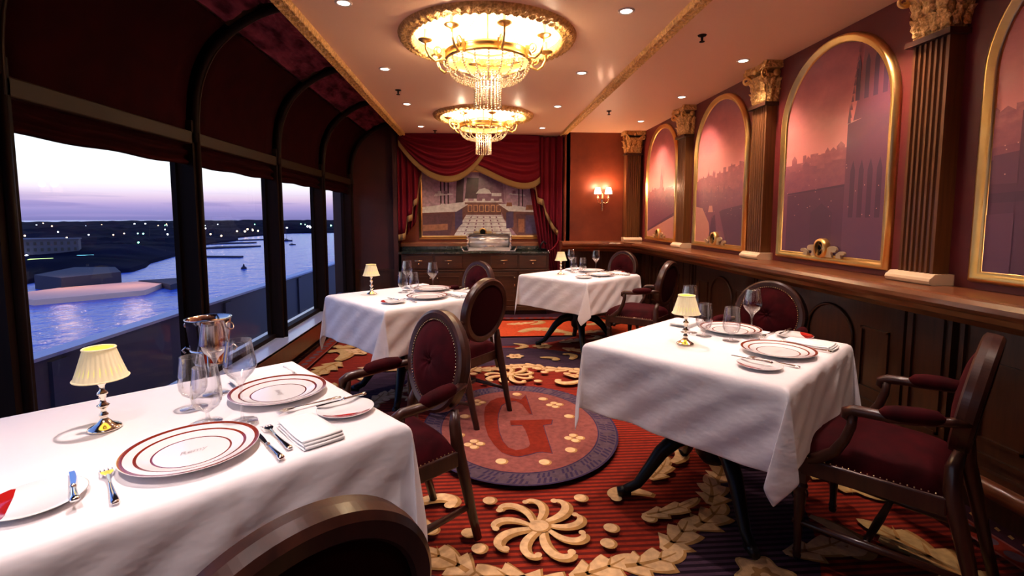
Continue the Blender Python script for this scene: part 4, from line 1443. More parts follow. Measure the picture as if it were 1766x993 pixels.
# ---------------------------------------------------------------- chandeliers
def make_chandelier():
    t = thing('chandelier', 'x', 'chandelier')
    m = MB().mat('gilt_carved')
    def rg(u, v_):
        pr = [(.560, 0), (.552, -.018), (.535, -.030), (.505, -.026), (.480, -.036), (.465, -.020), (.462, .02)]
        k = v_ * (len(pr) - 1); i = min(int(k), len(pr) - 2); q_ = k - i
        r = pr[i][0] + (pr[i + 1][0] - pr[i][0]) * q_; z = pr[i][1] + (pr[i + 1][1] - pr[i][1]) * q_
        mid = math.sin(PI * v_) ** .5
        z += .007 * math.sin(u * 2 * PI * 60 + v_ * 8) * mid
        return (r * math.cos(2 * PI * u), r * math.sin(2 * PI * u), z)
    m.grid(240, 14, rg)
    m.build('ceiling_ring', t)
    m = MB().mat('gilt')
    m.lathe([(.262, -.150), (.275, -.150), (.280, -.143), (.275, -.135), (.275, -.110), (.280, -.102), (.275, -.095), (.262, -.095), (.262, -.150)], 48)
    m.lathe([(.150, -.06), (.158, -.06), (.158, -.05), (.150, -.05), (.150, -.06)], 36)
    for k in range(4):
        a = PI / 4 + k * PI / 2
        m.tube([(.265 * math.cos(a), .265 * math.sin(a), -.10), (.02 * math.cos(a), .02 * math.sin(a), .2)], .002, 4)
    m.tube([(0, 0, .24), (0, 0, -.06)], .006, 6)
    for k in range(16):
        a = 2 * PI * k / 16
        m.box(-.001, .001, -.001, .001, 0, .001)
    m.build('hoop', t)
    for k in range(8):
        a = 2 * PI * k / 8 + .22
        d = Vector((math.cos(a), math.sin(a), 0)); 
        def P(r, z): return (d.x * r, d.y * r, z)
        arm = MB().mat('gilt')
        arm.tube([P(.272, -.125), P(.30, -.155), P(.335, -.165), P(.37, -.14), P(.39, -.10), P(.395, -.06)], [.010, .009, .008, .008, .007, .006], 8)
        sp_ = []
        for j in range(18):
            tt = j / 17; rr = .032 * (1 - .7 * tt); b = -PI / 2 + 2 * PI * 1.3 * tt
            sp_.append(P(.315 + rr * math.cos(b), -.100 + rr * math.sin(b)))
        arm.tube(sp_, .0045, 6)
        arm.box(d.x * .28 - .011, d.x * .28 + .011, d.y * .28 - .011, d.y * .28 + .011, -.155, -.085)
        ao = arm.build('arm', t)
        c_ = MB().mat('gilt').lathe([(.006, -.062), (.020, -.058), (.042, -.046), (.044, -.041), (.030, -.046), (.010, -.050)], 20, P(.395, 0))
        c_.mat('gilt_pale').lathe([(.010, -.05), (.010, .02), (.001, .022)], 10, P(.395, 0))
        c_.build('candle_cup', ao)
        b_ = MB().mat('bulb').ball(P(.395, .04), .012, 8, 8, (1, 1, 1.8))
        b_.build('bulb', ao)
    def beads(path, r, step):
        m_ = MB().mat('crystal')
        P_ = [Vector(p) for p in path]
        acc = 0; last = P_[0]; m_.ball(tuple(last), r, 6, 4)
        for i in range(1, len(P_)):
            seg = P_[i] - P_[i - 1]; L = seg.length; s0 = step - acc
            while s0 <= L:
                p = P_[i - 1] + seg * (s0 / L); m_.ball(tuple(p), r, 6, 4, (1, 1, 1.15)); s0 += step
            acc = L - (s0 - step)
        return m_
    for k in range(20):
        a = 2 * PI * k / 20
        ca, sa = math.cos(a), math.sin(a)
        pth = []
        for j in range(15):
            tt = j / 14
            r = .085 + .181 * max(0, math.cos(tt * PI / 2)) ** .60
            z = -.150 - .118 * math.sin(tt * PI / 2) ** 1.15
            pth.append((r * ca, r * sa, z))
        beads(pth, .0066, .0150).build('bead_strand', t)
        beads([(.262 * ca, .262 * sa, -.10), (.15 * ca, .15 * sa, -.055)], .006, .030).build('bead_strand', t)
    for k in range(20):
        a = 2 * PI * k / 20
        beads([(.084 * math.cos(a), .084 * math.sin(a), -.215), (.084 * math.cos(a), .084 * math.sin(a), -.430)], .0072, .0145).build('bead_fringe', t)
    for z in (-.225, -.275):
        m = MB().mat('gilt').lathe([(.082, z), (.086, z), (.086, z + .004), (.082, z + .004), (.082, z)], 30)
        m.build('band', t)
    return t
chn = make_chandelier()
place(chn, False, (CH[0][0], CH[0][1], ZC), 0, 'nearer gilt chandelier with crystal bead basket in a round carved ceiling ring', 'chandeliers')
place(chn, True, (CH[1][0], CH[1][1], ZC), 0, 'farther gilt chandelier with crystal bead basket, in front of the curtained alcove', 'chandeliers')
for (x, y) in CH:
    for k in range(4):
        a = 2 * PI * k / 4 + .6
        point('chandelier_light', (x + .30 * math.cos(a), y + .30 * math.sin(a), ZC + .06), CHAND_W * .6, (1, .78, .50), .04)
        point('chandelier_fill', (x + .43 * math.cos(a + .4), y + .43 * math.sin(a + .4), ZC - .09), CHAND_W * .22, (1, .72, .48), .03)  # added warm fill below the cups, off the bulbs, for ceiling and room
    point('chandelier_light', (x, y, ZC - .26), CHAND_W * 1.2, (1, .74, .50), .05)  # added inside the bead basket, where no bulb sits, to brighten the ceiling

# ---------------------------------------------------------------- tables, cloths
TS = .43
TZ = .76
def make_table():
    t = thing('pedestal_table', 'x', 'table')
    MB().mat('panel_wood').box(-TS + .012, TS - .012, -TS + .012, TS - .012, TZ - .035, TZ - .006).build('top', t, bevel=.01)
    MB().mat('black').lathe([(.001, .70), (.16, .70), (.15, .68), (.05, .66), (.045, .60), (.06, .52), (.075, .44), (.07, .36), (.085, .28), (.08, .22), (.05, .18), (.001, .18)], 24).build('column', t)
    for k in range(4):
        a = PI / 4 + k * PI / 2
        m = MB().mat('black')
        path = [(.05, .30), (.11, .31), (.18, .285), (.25, .22), (.31, .13), (.36, .06), (.42, .030)]
        m.tube([(r * math.cos(a), r * math.sin(a), z) for r, z in path], [.045, .044, .040, .034, .028, .024, .022], 10)
        m.tube([(.395 * math.cos(a), .395 * math.sin(a), .028), (.455 * math.cos(a), .455 * math.sin(a), .023)], [.026, .020], 10)
        m.build('leg', t)
    return t
def make_cloth(seed):
    rnd = random.Random(seed)
    D = .325
    a = TS
    N = 76
    Smax = a + D
    ph = [rnd.uniform(0, 6.28) for _ in range(12)]
    asym = [rnd.uniform(-.5, .5) for _ in range(4)]
    def prm(t):
        # denser sampling outside the top
        s_1 = 2 * t - 1
        return math.copysign(Smax * abs(s_1) ** 1.0, s_1)
    rr = .018
    def fn(ui, vi):
        u, w_ = prm(ui), prm(vi)
        au, aw = abs(u), abs(w_)
        su, sw = (1 if u >= 0 else -1), (1 if w_ >= 0 else -1)
        p, q_ = max(0, au - a), max(0, aw - a)
        if p == 0 and q_ == 0:
            e = max(au, aw)
            return (u, w_, TZ)
        if q_ == 0 or p == 0:
            ex = p if q_ == 0 else q_
            s1 = w_ if q_ == 0 else u
            side = (0 if su > 0 else 1) if q_ == 0 else (2 if sw > 0 else 3)
            corner = sm(.25, 1, abs(s1) / a)
            wob = (.010 * math.sin(s1 * 9 + ph[side]) + .006 * math.sin(s1 * 21 + ph[side + 4])) * (ex / D) * (1 - .6 * corner)
            out = rr * min(1, ex / .03) + .010 * (ex / D) + wob + .006 * corner * (ex / D) ** 1.5
            out += .0035 * math.sin(s1 * 31 + ex * 40 + ph[side + 6]) * min(1, ex / .1) - .004 * math.exp(-(s1 / .006) ** 2)
            z = TZ - max(0, ex - rr * .5) - .002
            if ex < .02: z = TZ - ex * ex / .04
            if q_ == 0: return (su * (a + out), w_, z)
            return (u, sw * (a + out), z)
        rho = math.hypot(p, q_); f = math.atan2(q_, p) / (PI / 2)   # 0 on the x side, 1 on the y side
        ci = (0 if su > 0 else 1) + (0 if sw > 0 else 2)
        dgs, b, zf = ((1, asym[0] * .3, .04), (1, asym[1] * .3, .04), (1.0, -.42, .10), (.75 if seed == 2 else 1.0, .0, .03))[ci]
        # fold pattern: a main pleat sticking out along the diagonal and tucked sides
        lob = 1 - abs(2 * f - 1) ** 1.15
        tuck = math.sin(PI * f * 2)
        dg = rho * (.22 * lob) * dgs
        out = rr + .010 * min(1, rho / D)
        x = a + out + dg * (.30 + b) + rho * .12 * tuck - .02 * rho * lob
        y = a + out + dg * (.30 - b) - rho * .12 * tuck - .02 * rho * lob
        x = x - (1 - math.cos(f * PI / 2)) * rho * .0
        z = TZ - .002 - rho * (.975 - zf * lob)
        if rho < .02: z = TZ - rho * .4; 
        return (su * x, sw * y, z)
    m = MB().mat('cloth')
    m.grid(N, N, fn)
    return m
tbl = make_table()
def cloth_obj(seed, loc, rz, label):
    o = make_cloth(seed).build('tablecloth', loc=loc, rz=rz, label=label, cat='tablecloth', group='white tablecloths')
    o.modifiers.new('solid', 'SOLIDIFY').thickness = .003
    s1 = o.modifiers.new('sub', 'SUBSURF'); s1.levels = 1; s1.render_levels = 1
    return o
TAB = {1: (-.826, 1.448), 2: (1.125, 2.215), 3: (-.54, 3.775), 4: (1.055, 5.06)}
RZ = math.radians(-50)
TL = {1: 'large in the foreground', 2: 'at the right beside the panelled wall', 3: 'middle left by the window', 4: 'far right near the sconce'}
SH = {1: 'on the foreground table', 2: 'on the table at the right', 3: 'on the middle left table', 4: 'on the far table near the sconce'}
for k in (1, 2, 3, 4):
    place(tbl, k > 1, (*TAB[k], 0), RZ, 'black pedestal table under a white cloth, ' + TL[k], 'pedestal tables')
    cloth_obj(k, (*TAB[k], 0), RZ, 'white tablecloth with hanging corner points ' + SH[k])

def loc_w(k, lx, ly):
    c_, s_1 = math.cos(RZ), math.sin(RZ)
    return (TAB[k][0] + lx * c_ - ly * s_1, TAB[k][1] + lx * s_1 + ly * c_)

# ---------------------------------------------------------------- tableware prototypes
def make_charger():
    t = thing('charger_plate', 'x', 'plate')
    m = MB().mat('china')
    prof = [(.001, .006), (.085, .0065), (.092, .008), (.105, .012), (.148, .021), (.150, .0205), (.148, .0185), (.105, .009), (.092, .0), (.001, .0)]
    def seg(p, mt): m.mat(mt).lathe(p, 64)
    bands = [(.001, 'china'), (.0815, 'china_red'), (.0860, 'china'), (.1125, 'china_red'), (.1190, 'china'), (.1385, 'china_red'), (.1485, 'china')]
    def zt(r):
        for (a, za), (b, zb_) in zip(prof[:5], prof[1:5]):
            if a <= r <= b: return za + (zb_ - za) * (r - a) / (b - a)
        return .021
    for i, (r0, mt) in enumerate(bands):
        r1 = bands[i + 1][0] if i + 1 < len(bands) else .150
        rs = [r0] + [r for r, _ in prof[:5] if r0 < r < r1] + [r1]
        if mt == 'china_red' and len(rs) == 2: rs = [r0, r1]
        seg([(r, zt(r)) for r in rs], mt)
    seg([(.150, .021)] + prof[5:], 'china')
    m.build('plate', t)
    # grey script mark in the middle
    cu = bpy.data.curves.new('mark', 'FONT'); cu.body = 'Remy'; cu.size = .026; cu.align_x = 'CENTER'; cu.align_y = 'CENTER'; cu.shear = .35
    to = bpy.data.objects.new('mark', cu); COL.objects.link(to)
    bpy.context.view_layer.update()
    me = bpy.data.meshes.new_from_object(to.evaluated_get(bpy.context.evaluated_depsgraph_get()))
    bpy.data.objects.remove(to, do_unlink=True)
    me.materials.clear(); me.materials.append(MT['china_grey'])
    mk = bpy.data.objects.new('mark', me); COL.objects.link(mk); mk.parent = t; mk.location = (0, 0, .0068); mk.rotation_euler = (0, 0, PI / 2)
    mk['label'] = 'pale grey script mark'
    return t
def make_bread():
    t = thing('bread_plate', 'x', 'plate')
    m = MB().mat('china').lathe([(.001, .005), (.055, .006), (.082, .014), (.084, .0135), (.082, .012), (.055, .002), (.05, 0), (.001, 0)], 48)
    m.build('plate', t)
    m = MB().mat('china_crimson')
    def fn(u, v_):
        # a crimson segment of the rim cut by a straight chord
        y = -.066 + .132 * u
        xe = math.sqrt(.0815 ** 2 - y * y)
        x0_ = .040
        x = x0_ + (xe - x0_) * v_
        r = math.hypot(x, y)
        z = .0064 + max(0, r - .055) / (.082 - .055) * .008
        return (x, y, z + .0003)
    m.grid(20, 4, fn)
    m.build('crimson_segment', t)
    return t
def knife_mb(L=.22):
    m = MB().mat('silver')
    n = 14
    bl = [(-L * .5 + L * .52 * k / n, .009 * (math.sin(PI * min(1, .18 + .8 * k / n)) ** .5)) for k in range(n + 1)]
    m.prism([(x, -.003) for x, w_ in bl] + [(x, w_ * .9) for x, w_ in bl[::-1]], .003, .0052)
    hb = L * .02
    m.tube([(hb - .01, 0, .005), (hb + .01, 0, .006), (L * .30, 0, .007), (L * .42, 0, .007), (L * .49, 0, .006), (L * .50, 0, .005)], [.003, .005, .006, .008, .0085, .004], 10, rn=.62)
    m.ball((hb + .005, 0, .006), .0065, 8, 6)
    return m
def fork_mb(L=.20):
    m = MB().mat('silver')
    h = L * .5
    m.tube([(h, 0, .004), (h - .01, 0, .0055), (h - .05, 0, .006), (0, 0, .007), (-h * .45, 0, .010)], [.006, .0085, .006, .0030, .0035], 8, rn=.4)
    m.prism([(-h * .42, -.004), (-h * .42, .004), (-h * .55, .011), (-h * .68, .0125), (-h * .68, -.0125), (-h * .55, -.011)], .0085, .0105)
    for k in range(4):
        y = -.0108 + .0072 * k
        m.tube([(-h * .66, y, .0095), (-h * .82, y, .0075), (-h * .98, y, .0035)], [.0018, .0017, .0009], 5)
    return m
def make_napkin():
    t = MB().mat('napkin')
    L, Wd = .20, .11
    for k, z in enumerate((.0, .0065, .013)):
        def fn(u, v_, z=z, k=k):
            x = -L / 2 + L * u
            y = (-Wd / 2 + Wd * v_) * (1 - .05 * k + .03 * math.sin(u * 3))
            edge = min(1, (1 - u) * 10) * min(1, u * 14) * min(1, v_ * 12) * min(1, (1 - v_) * 12)
            return (x - .004 * k, y, z + .0005 + .0065 * (edge ** .5 if edge > 0 else 0) + .0015 * math.sin(u * 7 + v_ * 4))
        t.grid(18, 10, fn)
        t.tube([(L / 2 - .006 * k - .002, -Wd / 2 + .004, z + .0045), (L / 2 - .006 * k, 0, z + .0045), (L / 2 - .006 * k - .002, Wd / 2 - .004, z + .0045)], .0042, 8)
    return t
def make_wine():
    t = thing('wine_glass', 'x', 'glass')
    bowl = [(.004, .102), (.006, .110), (.014, .124), (.034, .145), (.0425, .160), (.0435, .170), (.040, .195), (.035, .222), (.0325, .240)]
    MB().mat('glass').lathe(bowl, 40).lathe([(max(.001, r - .0011), z + .001) for r, z in bowl[2:]] , 40).tube([(.0321 * math.cos(2 * PI * k / 36), .0321 * math.sin(2 * PI * k / 36), .2405) for k in range(36)], .0009, 5, closed=True).build('bowl', t)
    MB().mat('glass').lathe([(.004, .102), (.0032, .09), (.003, .05), (.0035, .02), (.006, .006), (.020, .0025), (.040, .0012), (.041, 0), (.001, 0)], 32).build('stem', t)
    return t
def make_water():
    t = thing('water_glass', 'x', 'glass')
    bowl = [(.004, .028), (.012, .033), (.030, .046), (.038, .062), (.0400, .080), (.0385, .110), (.0345, .140), (.0318, .162)]
    MB().mat('glass').lathe(bowl, 40).lathe([(max(.001, r - .0012), z + .001) for r, z in bowl[1:]], 40).tube([(.0313 * math.cos(2 * PI * k / 36), .0313 * math.sin(2 * PI * k / 36), .1625) for k in range(36)], .0010, 5, closed=True).build('bowl', t)
    MB().mat('glass').lathe([(.005, .028), (.0045, .018), (.008, .007), (.022, .0025), (.037, .0012), (.038, 0), (.001, 0)], 32).build('stem', t)
    return t
def make_lamp():
    t = thing('table_lamp', 'x', 'lamp')
    m = MB().mat('lamp_silver')
    m.lathe([(.001, .0), (.038, .0), (.040, .003), (.037, .007), (.030, .011), (.018, .018), (.010, .028), (.007, .034), (.011, .038), (.011, .042), (.007, .046), (.006, .056), (.013, .064), (.015, .068), (.008, .073), (.006, .084), (.009, .092), (.008, .096), (.013, .100), (.012, .105), (.006, .112), (.007, .124), (.012, .130), (.012, .140), (.004, .145), (.003, .20)], 28)
    m.build('base', t)
    m = MB().mat('lamp_shade')
    n = 96
    def sh(u, v_):
        r = .062 - .026 * v_ ** .85
        pl_ = 1 + .022 * math.sin(u * 2 * PI * 26) * math.sin(PI * v_) ** .3
        return (r * pl_ * math.cos(2 * PI * u), r * pl_ * math.sin(2 * PI * u), .146 + .083 * v_)
    m.grid(208, 10, sh)
    m.tube([(.0625 * math.cos(2 * PI * k / 40), .0625 * math.sin(2 * PI * k / 40), .146) for k in range(40)], .0022, 6, closed=True)
    m.tube([(.0365 * math.cos(2 * PI * k / 40), .0365 * math.sin(2 * PI * k / 40), .229) for k in range(40)], .0028, 6, closed=True)
    m.build('shade', t)
    m = MB().mat('shade_inside')
    m.lathe([(.059, .149), (.034, .226)], 40)
    m.lathe([(.001, .165), (.010, .17), (.010, .195), (.001, .205)], 12)
    m.build('shade_lining', t)
    return t
charger, bread, wine, water, lamp = make_charger(), make_bread(), make_wine(), make_water(), make_lamp()
knife = knife_mb().build('table_knife', label='x', cat='knife')
bknife = knife_mb(.16).build('butter_knife', label='x', cat='knife')
fork = fork_mb().build('table_fork', label='x', cat='fork')
napk = make_napkin().build('folded_napkin', label='x', cat='napkin')
USED = {}
def put_item(proto, key, k, wxy, dz, ang, label, group, tilt=0):
    o = place(proto, USED.get(key, False), (wxy[0], wxy[1], TZ + .0022 + dz), ang, label, group)
    if tilt: o.rotation_euler = (0, tilt, ang)
    USED[key] = True
    return o
A_IN, B_IN = RZ, RZ + PI / 2          # outward directions of the two diners
LAY = {   # local positions (lx, ly): near diner sits at +x, far diner at +y
    1: dict(ch1=(.232, -.050), ch2=(-.052, .252), br1=(.258, -.332), br2=(.240, .348), w1=(.108, .098), w2=(-.207, .105), a1=(.038, .026), a2=(-.113, .022), lamp=(-.11, -.193), kn=(.315, .098), fk=(.285, .132), np=(.315, .210), fl=(.283, -.215), bk=(.27, -.275), nb=(-.25, .27), kb=(.150, .325), fb=(-.16, .26), fc=(.125, .285)),
    2: dict(ch1=(.262, .012), ch2=(-.052, .275), br1=(.283, -.262), br2=(.220, .375), w1=(.082, .195), w2=(-.19, .10), a1=(.034, .075), a2=(-.103, .082), lamp=(-.09, -.138), kn=(.315, .176), fk=(.29, .206), np=(.325, .250), fl=(.300, -.165), bk=(.245, -.245), nb=(-.29, .28), fc=(.115, .33)),
    3: dict(ch1=(.220, .030), ch2=(-.075, .280), br1=(.235, -.262), br2=(.215, .375), w1=(.065, .19), w2=(-.19, .12), a1=(-.035, .085), a2=(-.135, .045), lamp=(-.22, -.180), kn=(.295, .186), fk=(.27, .212), np=(.315, .256), fl=(.26, -.15), bk=(.21, -.245), nb=(-.30, .28), fc=(.110, .33)),
    4: dict(ch1=(.235, .035), ch2=(-.060, .278), br1=(.245, -.240), br2=(.215, .375), w1=(.065, .20), w2=(-.21, .12), a1=(-.020, .085), a2=(-.12, .055), lamp=(-.12, -.155), kn=(.300, .190), fk=(.27, .214), np=(.320, .256), fl=(.27, -.14), bk=(.22, -.225), nb=(-.30, .28), fc=(.110, .33)),
}
for k in (1, 2, 3, 4):
    L = LAY[k]; s1 = SH[k]
    wv = lambda key: loc_w(k, *L[key])
    put_item(charger, 'ch', k, wv('ch1'), 0, A_IN, 'charger plate with copper-red rings at the nearer setting ' + s1, 'ringed charger plates')
    put_item(charger, 'ch', k, wv('ch2'), 0, B_IN, 'charger plate with copper-red rings at the farther setting ' + s1, 'ringed charger plates')
    put_item(bread, 'br', k, wv('br1'), 0, math.radians(212), 'small bread plate left of the near setting ' + s1, 'bread plates')
    put_item(bread, 'br', k, wv('br2'), 0, math.radians(-72) if k == 1 else math.radians(-20), 'small bread plate beside the far setting ' + s1, 'bread plates')
    put_item(wine, 'wi', k, wv('w1'), 0, 0, 'tall wine glass nearer the camera ' + s1, 'wine glasses')
    put_item(wine, 'wi', k, wv('w2'), 0, 0, 'tall wine glass farther back ' + s1, 'wine glasses')
    put_item(water, 'wa', k, wv('a1'), 0, 0, 'short footed water glass nearer the plates ' + s1, 'water glasses')
    put_item(water, 'wa', k, wv('a2'), 0, 0, 'short footed water glass on the window side ' + s1, 'water glasses')
    put_item(lamp, 'la', k, wv('lamp'), 0, .3, 'silver candlestick lamp with pleated cream shade ' + s1, 'table lamps')
    put_item(knife, 'kn', k, wv('kn'), 0, A_IN, 'silver dinner knife right of the near charger plate ' + s1, 'dinner knives')
    put_item(fork, 'fk', k, wv('fk'), 0, A_IN, 'silver fork between knife and napkin ' + s1, 'forks')
    put_item(napk, 'np', k, wv('np'), 0, A_IN, 'white folded napkin right of the near setting ' + s1, 'folded napkins')
    put_item(fork, 'fk', k, wv('fl'), 0, A_IN, 'silver fork left of the near charger plate ' + s1, 'forks')
    put_item(bknife, 'bk', k, wv('bk'), .0155, A_IN, 'butter knife lying across the near bread plate ' + s1, 'butter knives')
    put_item(napk, 'np', k, wv('nb'), 0, B_IN, 'white folded napkin beyond the wine glasses ' + s1, 'folded napkins')
    put_item(bknife, 'bk', k, loc_w(k, L['br2'][0] - .045, L['br2'][1] + .01), .0155, B_IN, 'butter knife lying across the far bread plate ' + s1, 'butter knives')
    put_item(fork, 'fk', k, wv('fc'), 0, B_IN, 'silver fork beside the far charger plate ' + s1, 'forks')

# ---------------------------------------------------------------- armchairs
def make_chair():
    t = thing('dining_armchair', 'x', 'chair')
    # local: +y is the front; origin on the floor under the seat centre
    def seat_pt(u, v_):
        pass
    fr, rr_, dpt = .262, .215, .235
    # seat rail
    m = MB().mat('chair_wood')
    plan = [(-rr_, -dpt), (-fr, dpt - .05), (-fr + .03, dpt)] + [(fr * (-.8 + 1.6 * k / 6), dpt + .018 * math.sin(PI * k / 6)) for k in range(1, 6)] + [(fr - .03, dpt), (fr, dpt - .05), (rr_, -dpt)]
    m.prism(plan, .36, .425)
    m.build('seat_rail', t, bevel=.006)
    m = MB().mat('velvet')
    def cush(u, v_):
        x = -1 + 2 * u; y = -1 + 2 * v_
        hw = (rr_ + (fr - rr_) * v_) * .97
        e = (1 - abs(x) ** 5) * (1 - abs(y) ** 5)
        return (x * hw, -dpt + .01 + (2 * dpt - .012) * v_ + .012 * (1 - x * x) * v_, .425 + .070 * max(0, e) ** .35 + .012 * max(0, e))
    m.grid(22, 22, cush)
    m.build('seat_cushion', t)
    m = MB().mat('nail')
    for k in range(26):
        q_ = -1 + 2 * k / 25
        m.ball((q_ * fr * .93, dpt + .003 + .018 * math.cos(q_ * PI / 2), .432), .0035, 5, 4)
    m.build('nailhead_trim', t)
    for sx in (-1, 1):
        m = MB().mat('nail')
        for k in range(22):
            v_ = k / 21
            m.ball((sx * (rr_ + (fr - rr_) * v_ + .0), -dpt + .03 + (2 * dpt - .08) * v_, .432), .0035, 5, 4)
        m.build('nailhead_trim', t)
    # backrest: leaning oval
    bc = Vector((0, -.265, .740)); tilt = math.radians(9)
    upv = Vector((0, -math.sin(tilt), math.cos(tilt))); nv = Vector((0, math.cos(tilt), math.sin(tilt)))
    RXo, RZo = .220, .215
    m = MB().mat('chair_wood')
    n = 120
    prof = [(-.020, -.026), (-.014, -.032), (.012, -.032), (.022, -.022), (.024, .0), (.022, .020), (.010, .026), (-.010, .022), (-.020, .016)]
    def fr_(u, v_):
        a = 2 * PI * u
        k = v_ * len(prof); i = int(k) % len(prof)
        pa, pb = prof[i]
        return tuple(bc + Vector((1, 0, 0)) * ((RXo - .022 + pa) * math.cos(a)) + upv * ((RZo - .022 + pa) * math.sin(a)) + nv * pb)
    vs = []
    for i in range(len(prof)):
        for k in range(n):
            vs.append(fr_(k / n, i / len(prof)))
    m.add(vs, [(i * n + k, i * n + (k + 1) % n, ((i + 1) % len(prof)) * n + (k + 1) % n, ((i + 1) % len(prof)) * n + k) for i in range(len(prof)) for k in range(n)], False)
    m.build('back_frame', t)
    for (nm, sgn, dep, mt) in (('back_cushion', 1, .034, 'velvet'), ('back_panel', -1, .012, 'velvet_dark')):
        m = MB().mat(mt)
        def pad(u, v_):
            r = v_; a = 2 * PI * u
            h = dep * (1 - r ** 3.2) if True else 0
            if sgn > 0:
                h -= .016 * math.exp(-(r / .12) ** 2)
                h -= .004 * abs(math.sin(4 * a)) * math.exp(-(r / .4) ** 2) * (r > .03)
            base = .014 if sgn > 0 else -.020
            return tuple(bc + Vector((1, 0, 0)) * ((RXo - .040) * r * math.cos(a)) + upv * ((RZo - .040) * r * math.sin(a)) + nv * (base + sgn * h))
        m.grid(48, 14, pad, cu=True)
        po = m.build(nm, t)
        if sgn > 0:
            b_ = MB().mat('velvet').ball(tuple(bc + nv * .034), .009, 8, 6); b_.build('button', po)
    m = MB().mat('nail')
    for k in range(84):
        a = 2 * PI * k / 84
        m.ball(tuple(bc + Vector((1, 0, 0)) * ((RXo - .040) * math.cos(a)) + upv * ((RZo - .040) * math.sin(a)) + nv * .020), .0036, 5, 4)
    m.build('nailhead_trim', t)
    for sx in (-1, 1):
        # rear leg rising into the back support
        m = MB().mat('chair_wood')
        m.tube([(sx * .185, -.345, 0), (sx * .188, -.315, .12), (sx * .192, -.275, .30), (sx * .192, -.245, .42), (sx * .180, -.240, .52), (sx * .160, -.252, .575)], [.018, .020, .025, .028, .024, .018], 8)
        m.build('leg', t)
        # turned front leg
        m = MB().mat('chair_wood')
        m.lathe([(.001, 0), (.014, .0), (.016, .012), (.013, .02), (.017, .030), (.013, .040), (.0145, .08), (.019, .20), (.023, .27), (.018, .285), (.026, .295), (.026, .305), (.019, .315), (.024, .325), (.001, .325)], 14, (sx * .230, .195, 0))
        m.box(sx * .230 - .026, sx * .230 + .026, .170, .222, .322, .422)
        m.build('leg', t)
        # arm
        m = MB().mat('chair_wood')
        ax = [(sx * .200, -.275, .690), (sx * .222, -.22, .684), (sx * .246, -.15, .674), (sx * .258, -.08, .666), (sx * .260, -.02, .664), (sx * .257, .028, .660), (sx * .255, .052, .648), (sx * .254, .054, .630), (sx * .253, .042, .622)]
        m.tube(ax, [.016, .016, .017, .018, .019, .020, .019, .015, .010], 10)
        m.tube([(sx * .255, .032, .648), (sx * .254, .034, .60), (sx * .251, .052, .54), (sx * .247, .085, .48), (sx * .242, .145, .43), (sx * .238, .185, .40)], [.017, .016, .017, .020, .022, .020], 10)
        ao = m.build('arm', t)
        p_ = MB().mat('velvet')
        p_.tube([(sx * .225, -.215, .686), (sx * .232, -.195, .692), (sx * .244, -.15, .690), (sx * .253, -.10, .684), (sx * .257, -.065, .678), (sx * .257, -.045, .670)], [.012, .025, .029, .029, .025, .012], 12)
        p_.build('arm_pad', ao)
        # side stretcher
        m = MB().mat('chair_wood').tube([(sx * .235, .215, .15), (sx * .222, .0, .155), (sx * .190, -.30, .16)], [.011, .016, .011], 8)
        m.build('stretcher', t)
    MB().mat('chair_wood').tube([(-.220, -.02, .155), (0, -.02, .155), (.220, -.02, .155)], [.011, .016, .011], 8).build('stretcher', t)
    return t
chair = make_chair()
CHAIRS = [(-.44, .86, -47, 'oval-backed armchair seen from behind in the bottom foreground'),
          (-.397, 1.935, 35, 'oval-backed dark red armchair facing the camera at the foreground table'),
          (1.565, 1.765, -52, 'dark red armchair in profile at the right edge, at the right table'),
          (1.60, 2.80, 32, 'oval-backed armchair against the panelled wall behind the right table'),
          (-.170, 3.395, -38, 'oval-backed armchair seen from behind at the middle left table'),
          (-.215, 4.33, 37, 'oval-backed armchair beyond the middle left table, in front of the sideboard'),
          (1.545, 4.60, -42, 'dark red armchair with its arm towards the far table, between the two right tables'),
          (1.505, 5.64, 32, 'oval-backed armchair in the far right corner behind the far table')]
for i, (x, y, ang, lb) in enumerate(CHAIRS):
    place(chair, i > 0, (x, y, 0), math.radians(ang + 90), lb, 'oval-backed armchairs')

# ---------------------------------------------------------------- wine bucket and stand
wb = thing('wine_bucket_stand', 'silver stand with a ring and three legs between table and window', 'stand', (-1.385, 2.60, 0))
m = MB().mat('silver')
m.tube([(.085 * math.cos(2 * PI * k / 32), .085 * math.sin(2 * PI * k / 32), .675) for k in range(32)], .006, 6, closed=True)
for k in range(3):
    a = 2 * PI * k / 3 + .9
    m.tube([(.085 * math.cos(a), .085 * math.sin(a), .675), (.075 * math.cos(a), .075 * math.sin(a), .55), (.04 * math.cos(a), .04 * math.sin(a), .30), (.07 * math.cos(a), .07 * math.sin(a), .12), (.15 * math.cos(a), .15 * math.sin(a), .01)], .007, 6)
m.lathe([(.001, .60), (.07, .60), (.07, .606), (.001, .606)], 24)
m.build('frame', wb)
m = MB().mat('silver')
for k in range(2):
    a = PI * k + .25
    m.tube([(.088 * math.cos(a), .088 * math.sin(a) + .0, .675), (.11 * math.cos(a), .11 * math.sin(a), .69), (.125 * math.cos(a), .125 * math.sin(a), .675), (.11 * math.cos(a), .11 * math.sin(a), .66)], .005, 6)
m.build('scroll', wb)
bk = thing('wine_bucket', 'polished silver wine bucket with ring handles by the window', 'bucket', (-1.385, 2.60, .607))
MB().mat('copper_rim').lathe([(.001, .0), (.070, .0), (.078, .01), (.092, .12), (.100, .20), (.103, .222), (.108, .228), (.106, .232), (.100, .228), (.096, .20), (.075, .015), (.001, .008)], 48).build('bowl', bk)
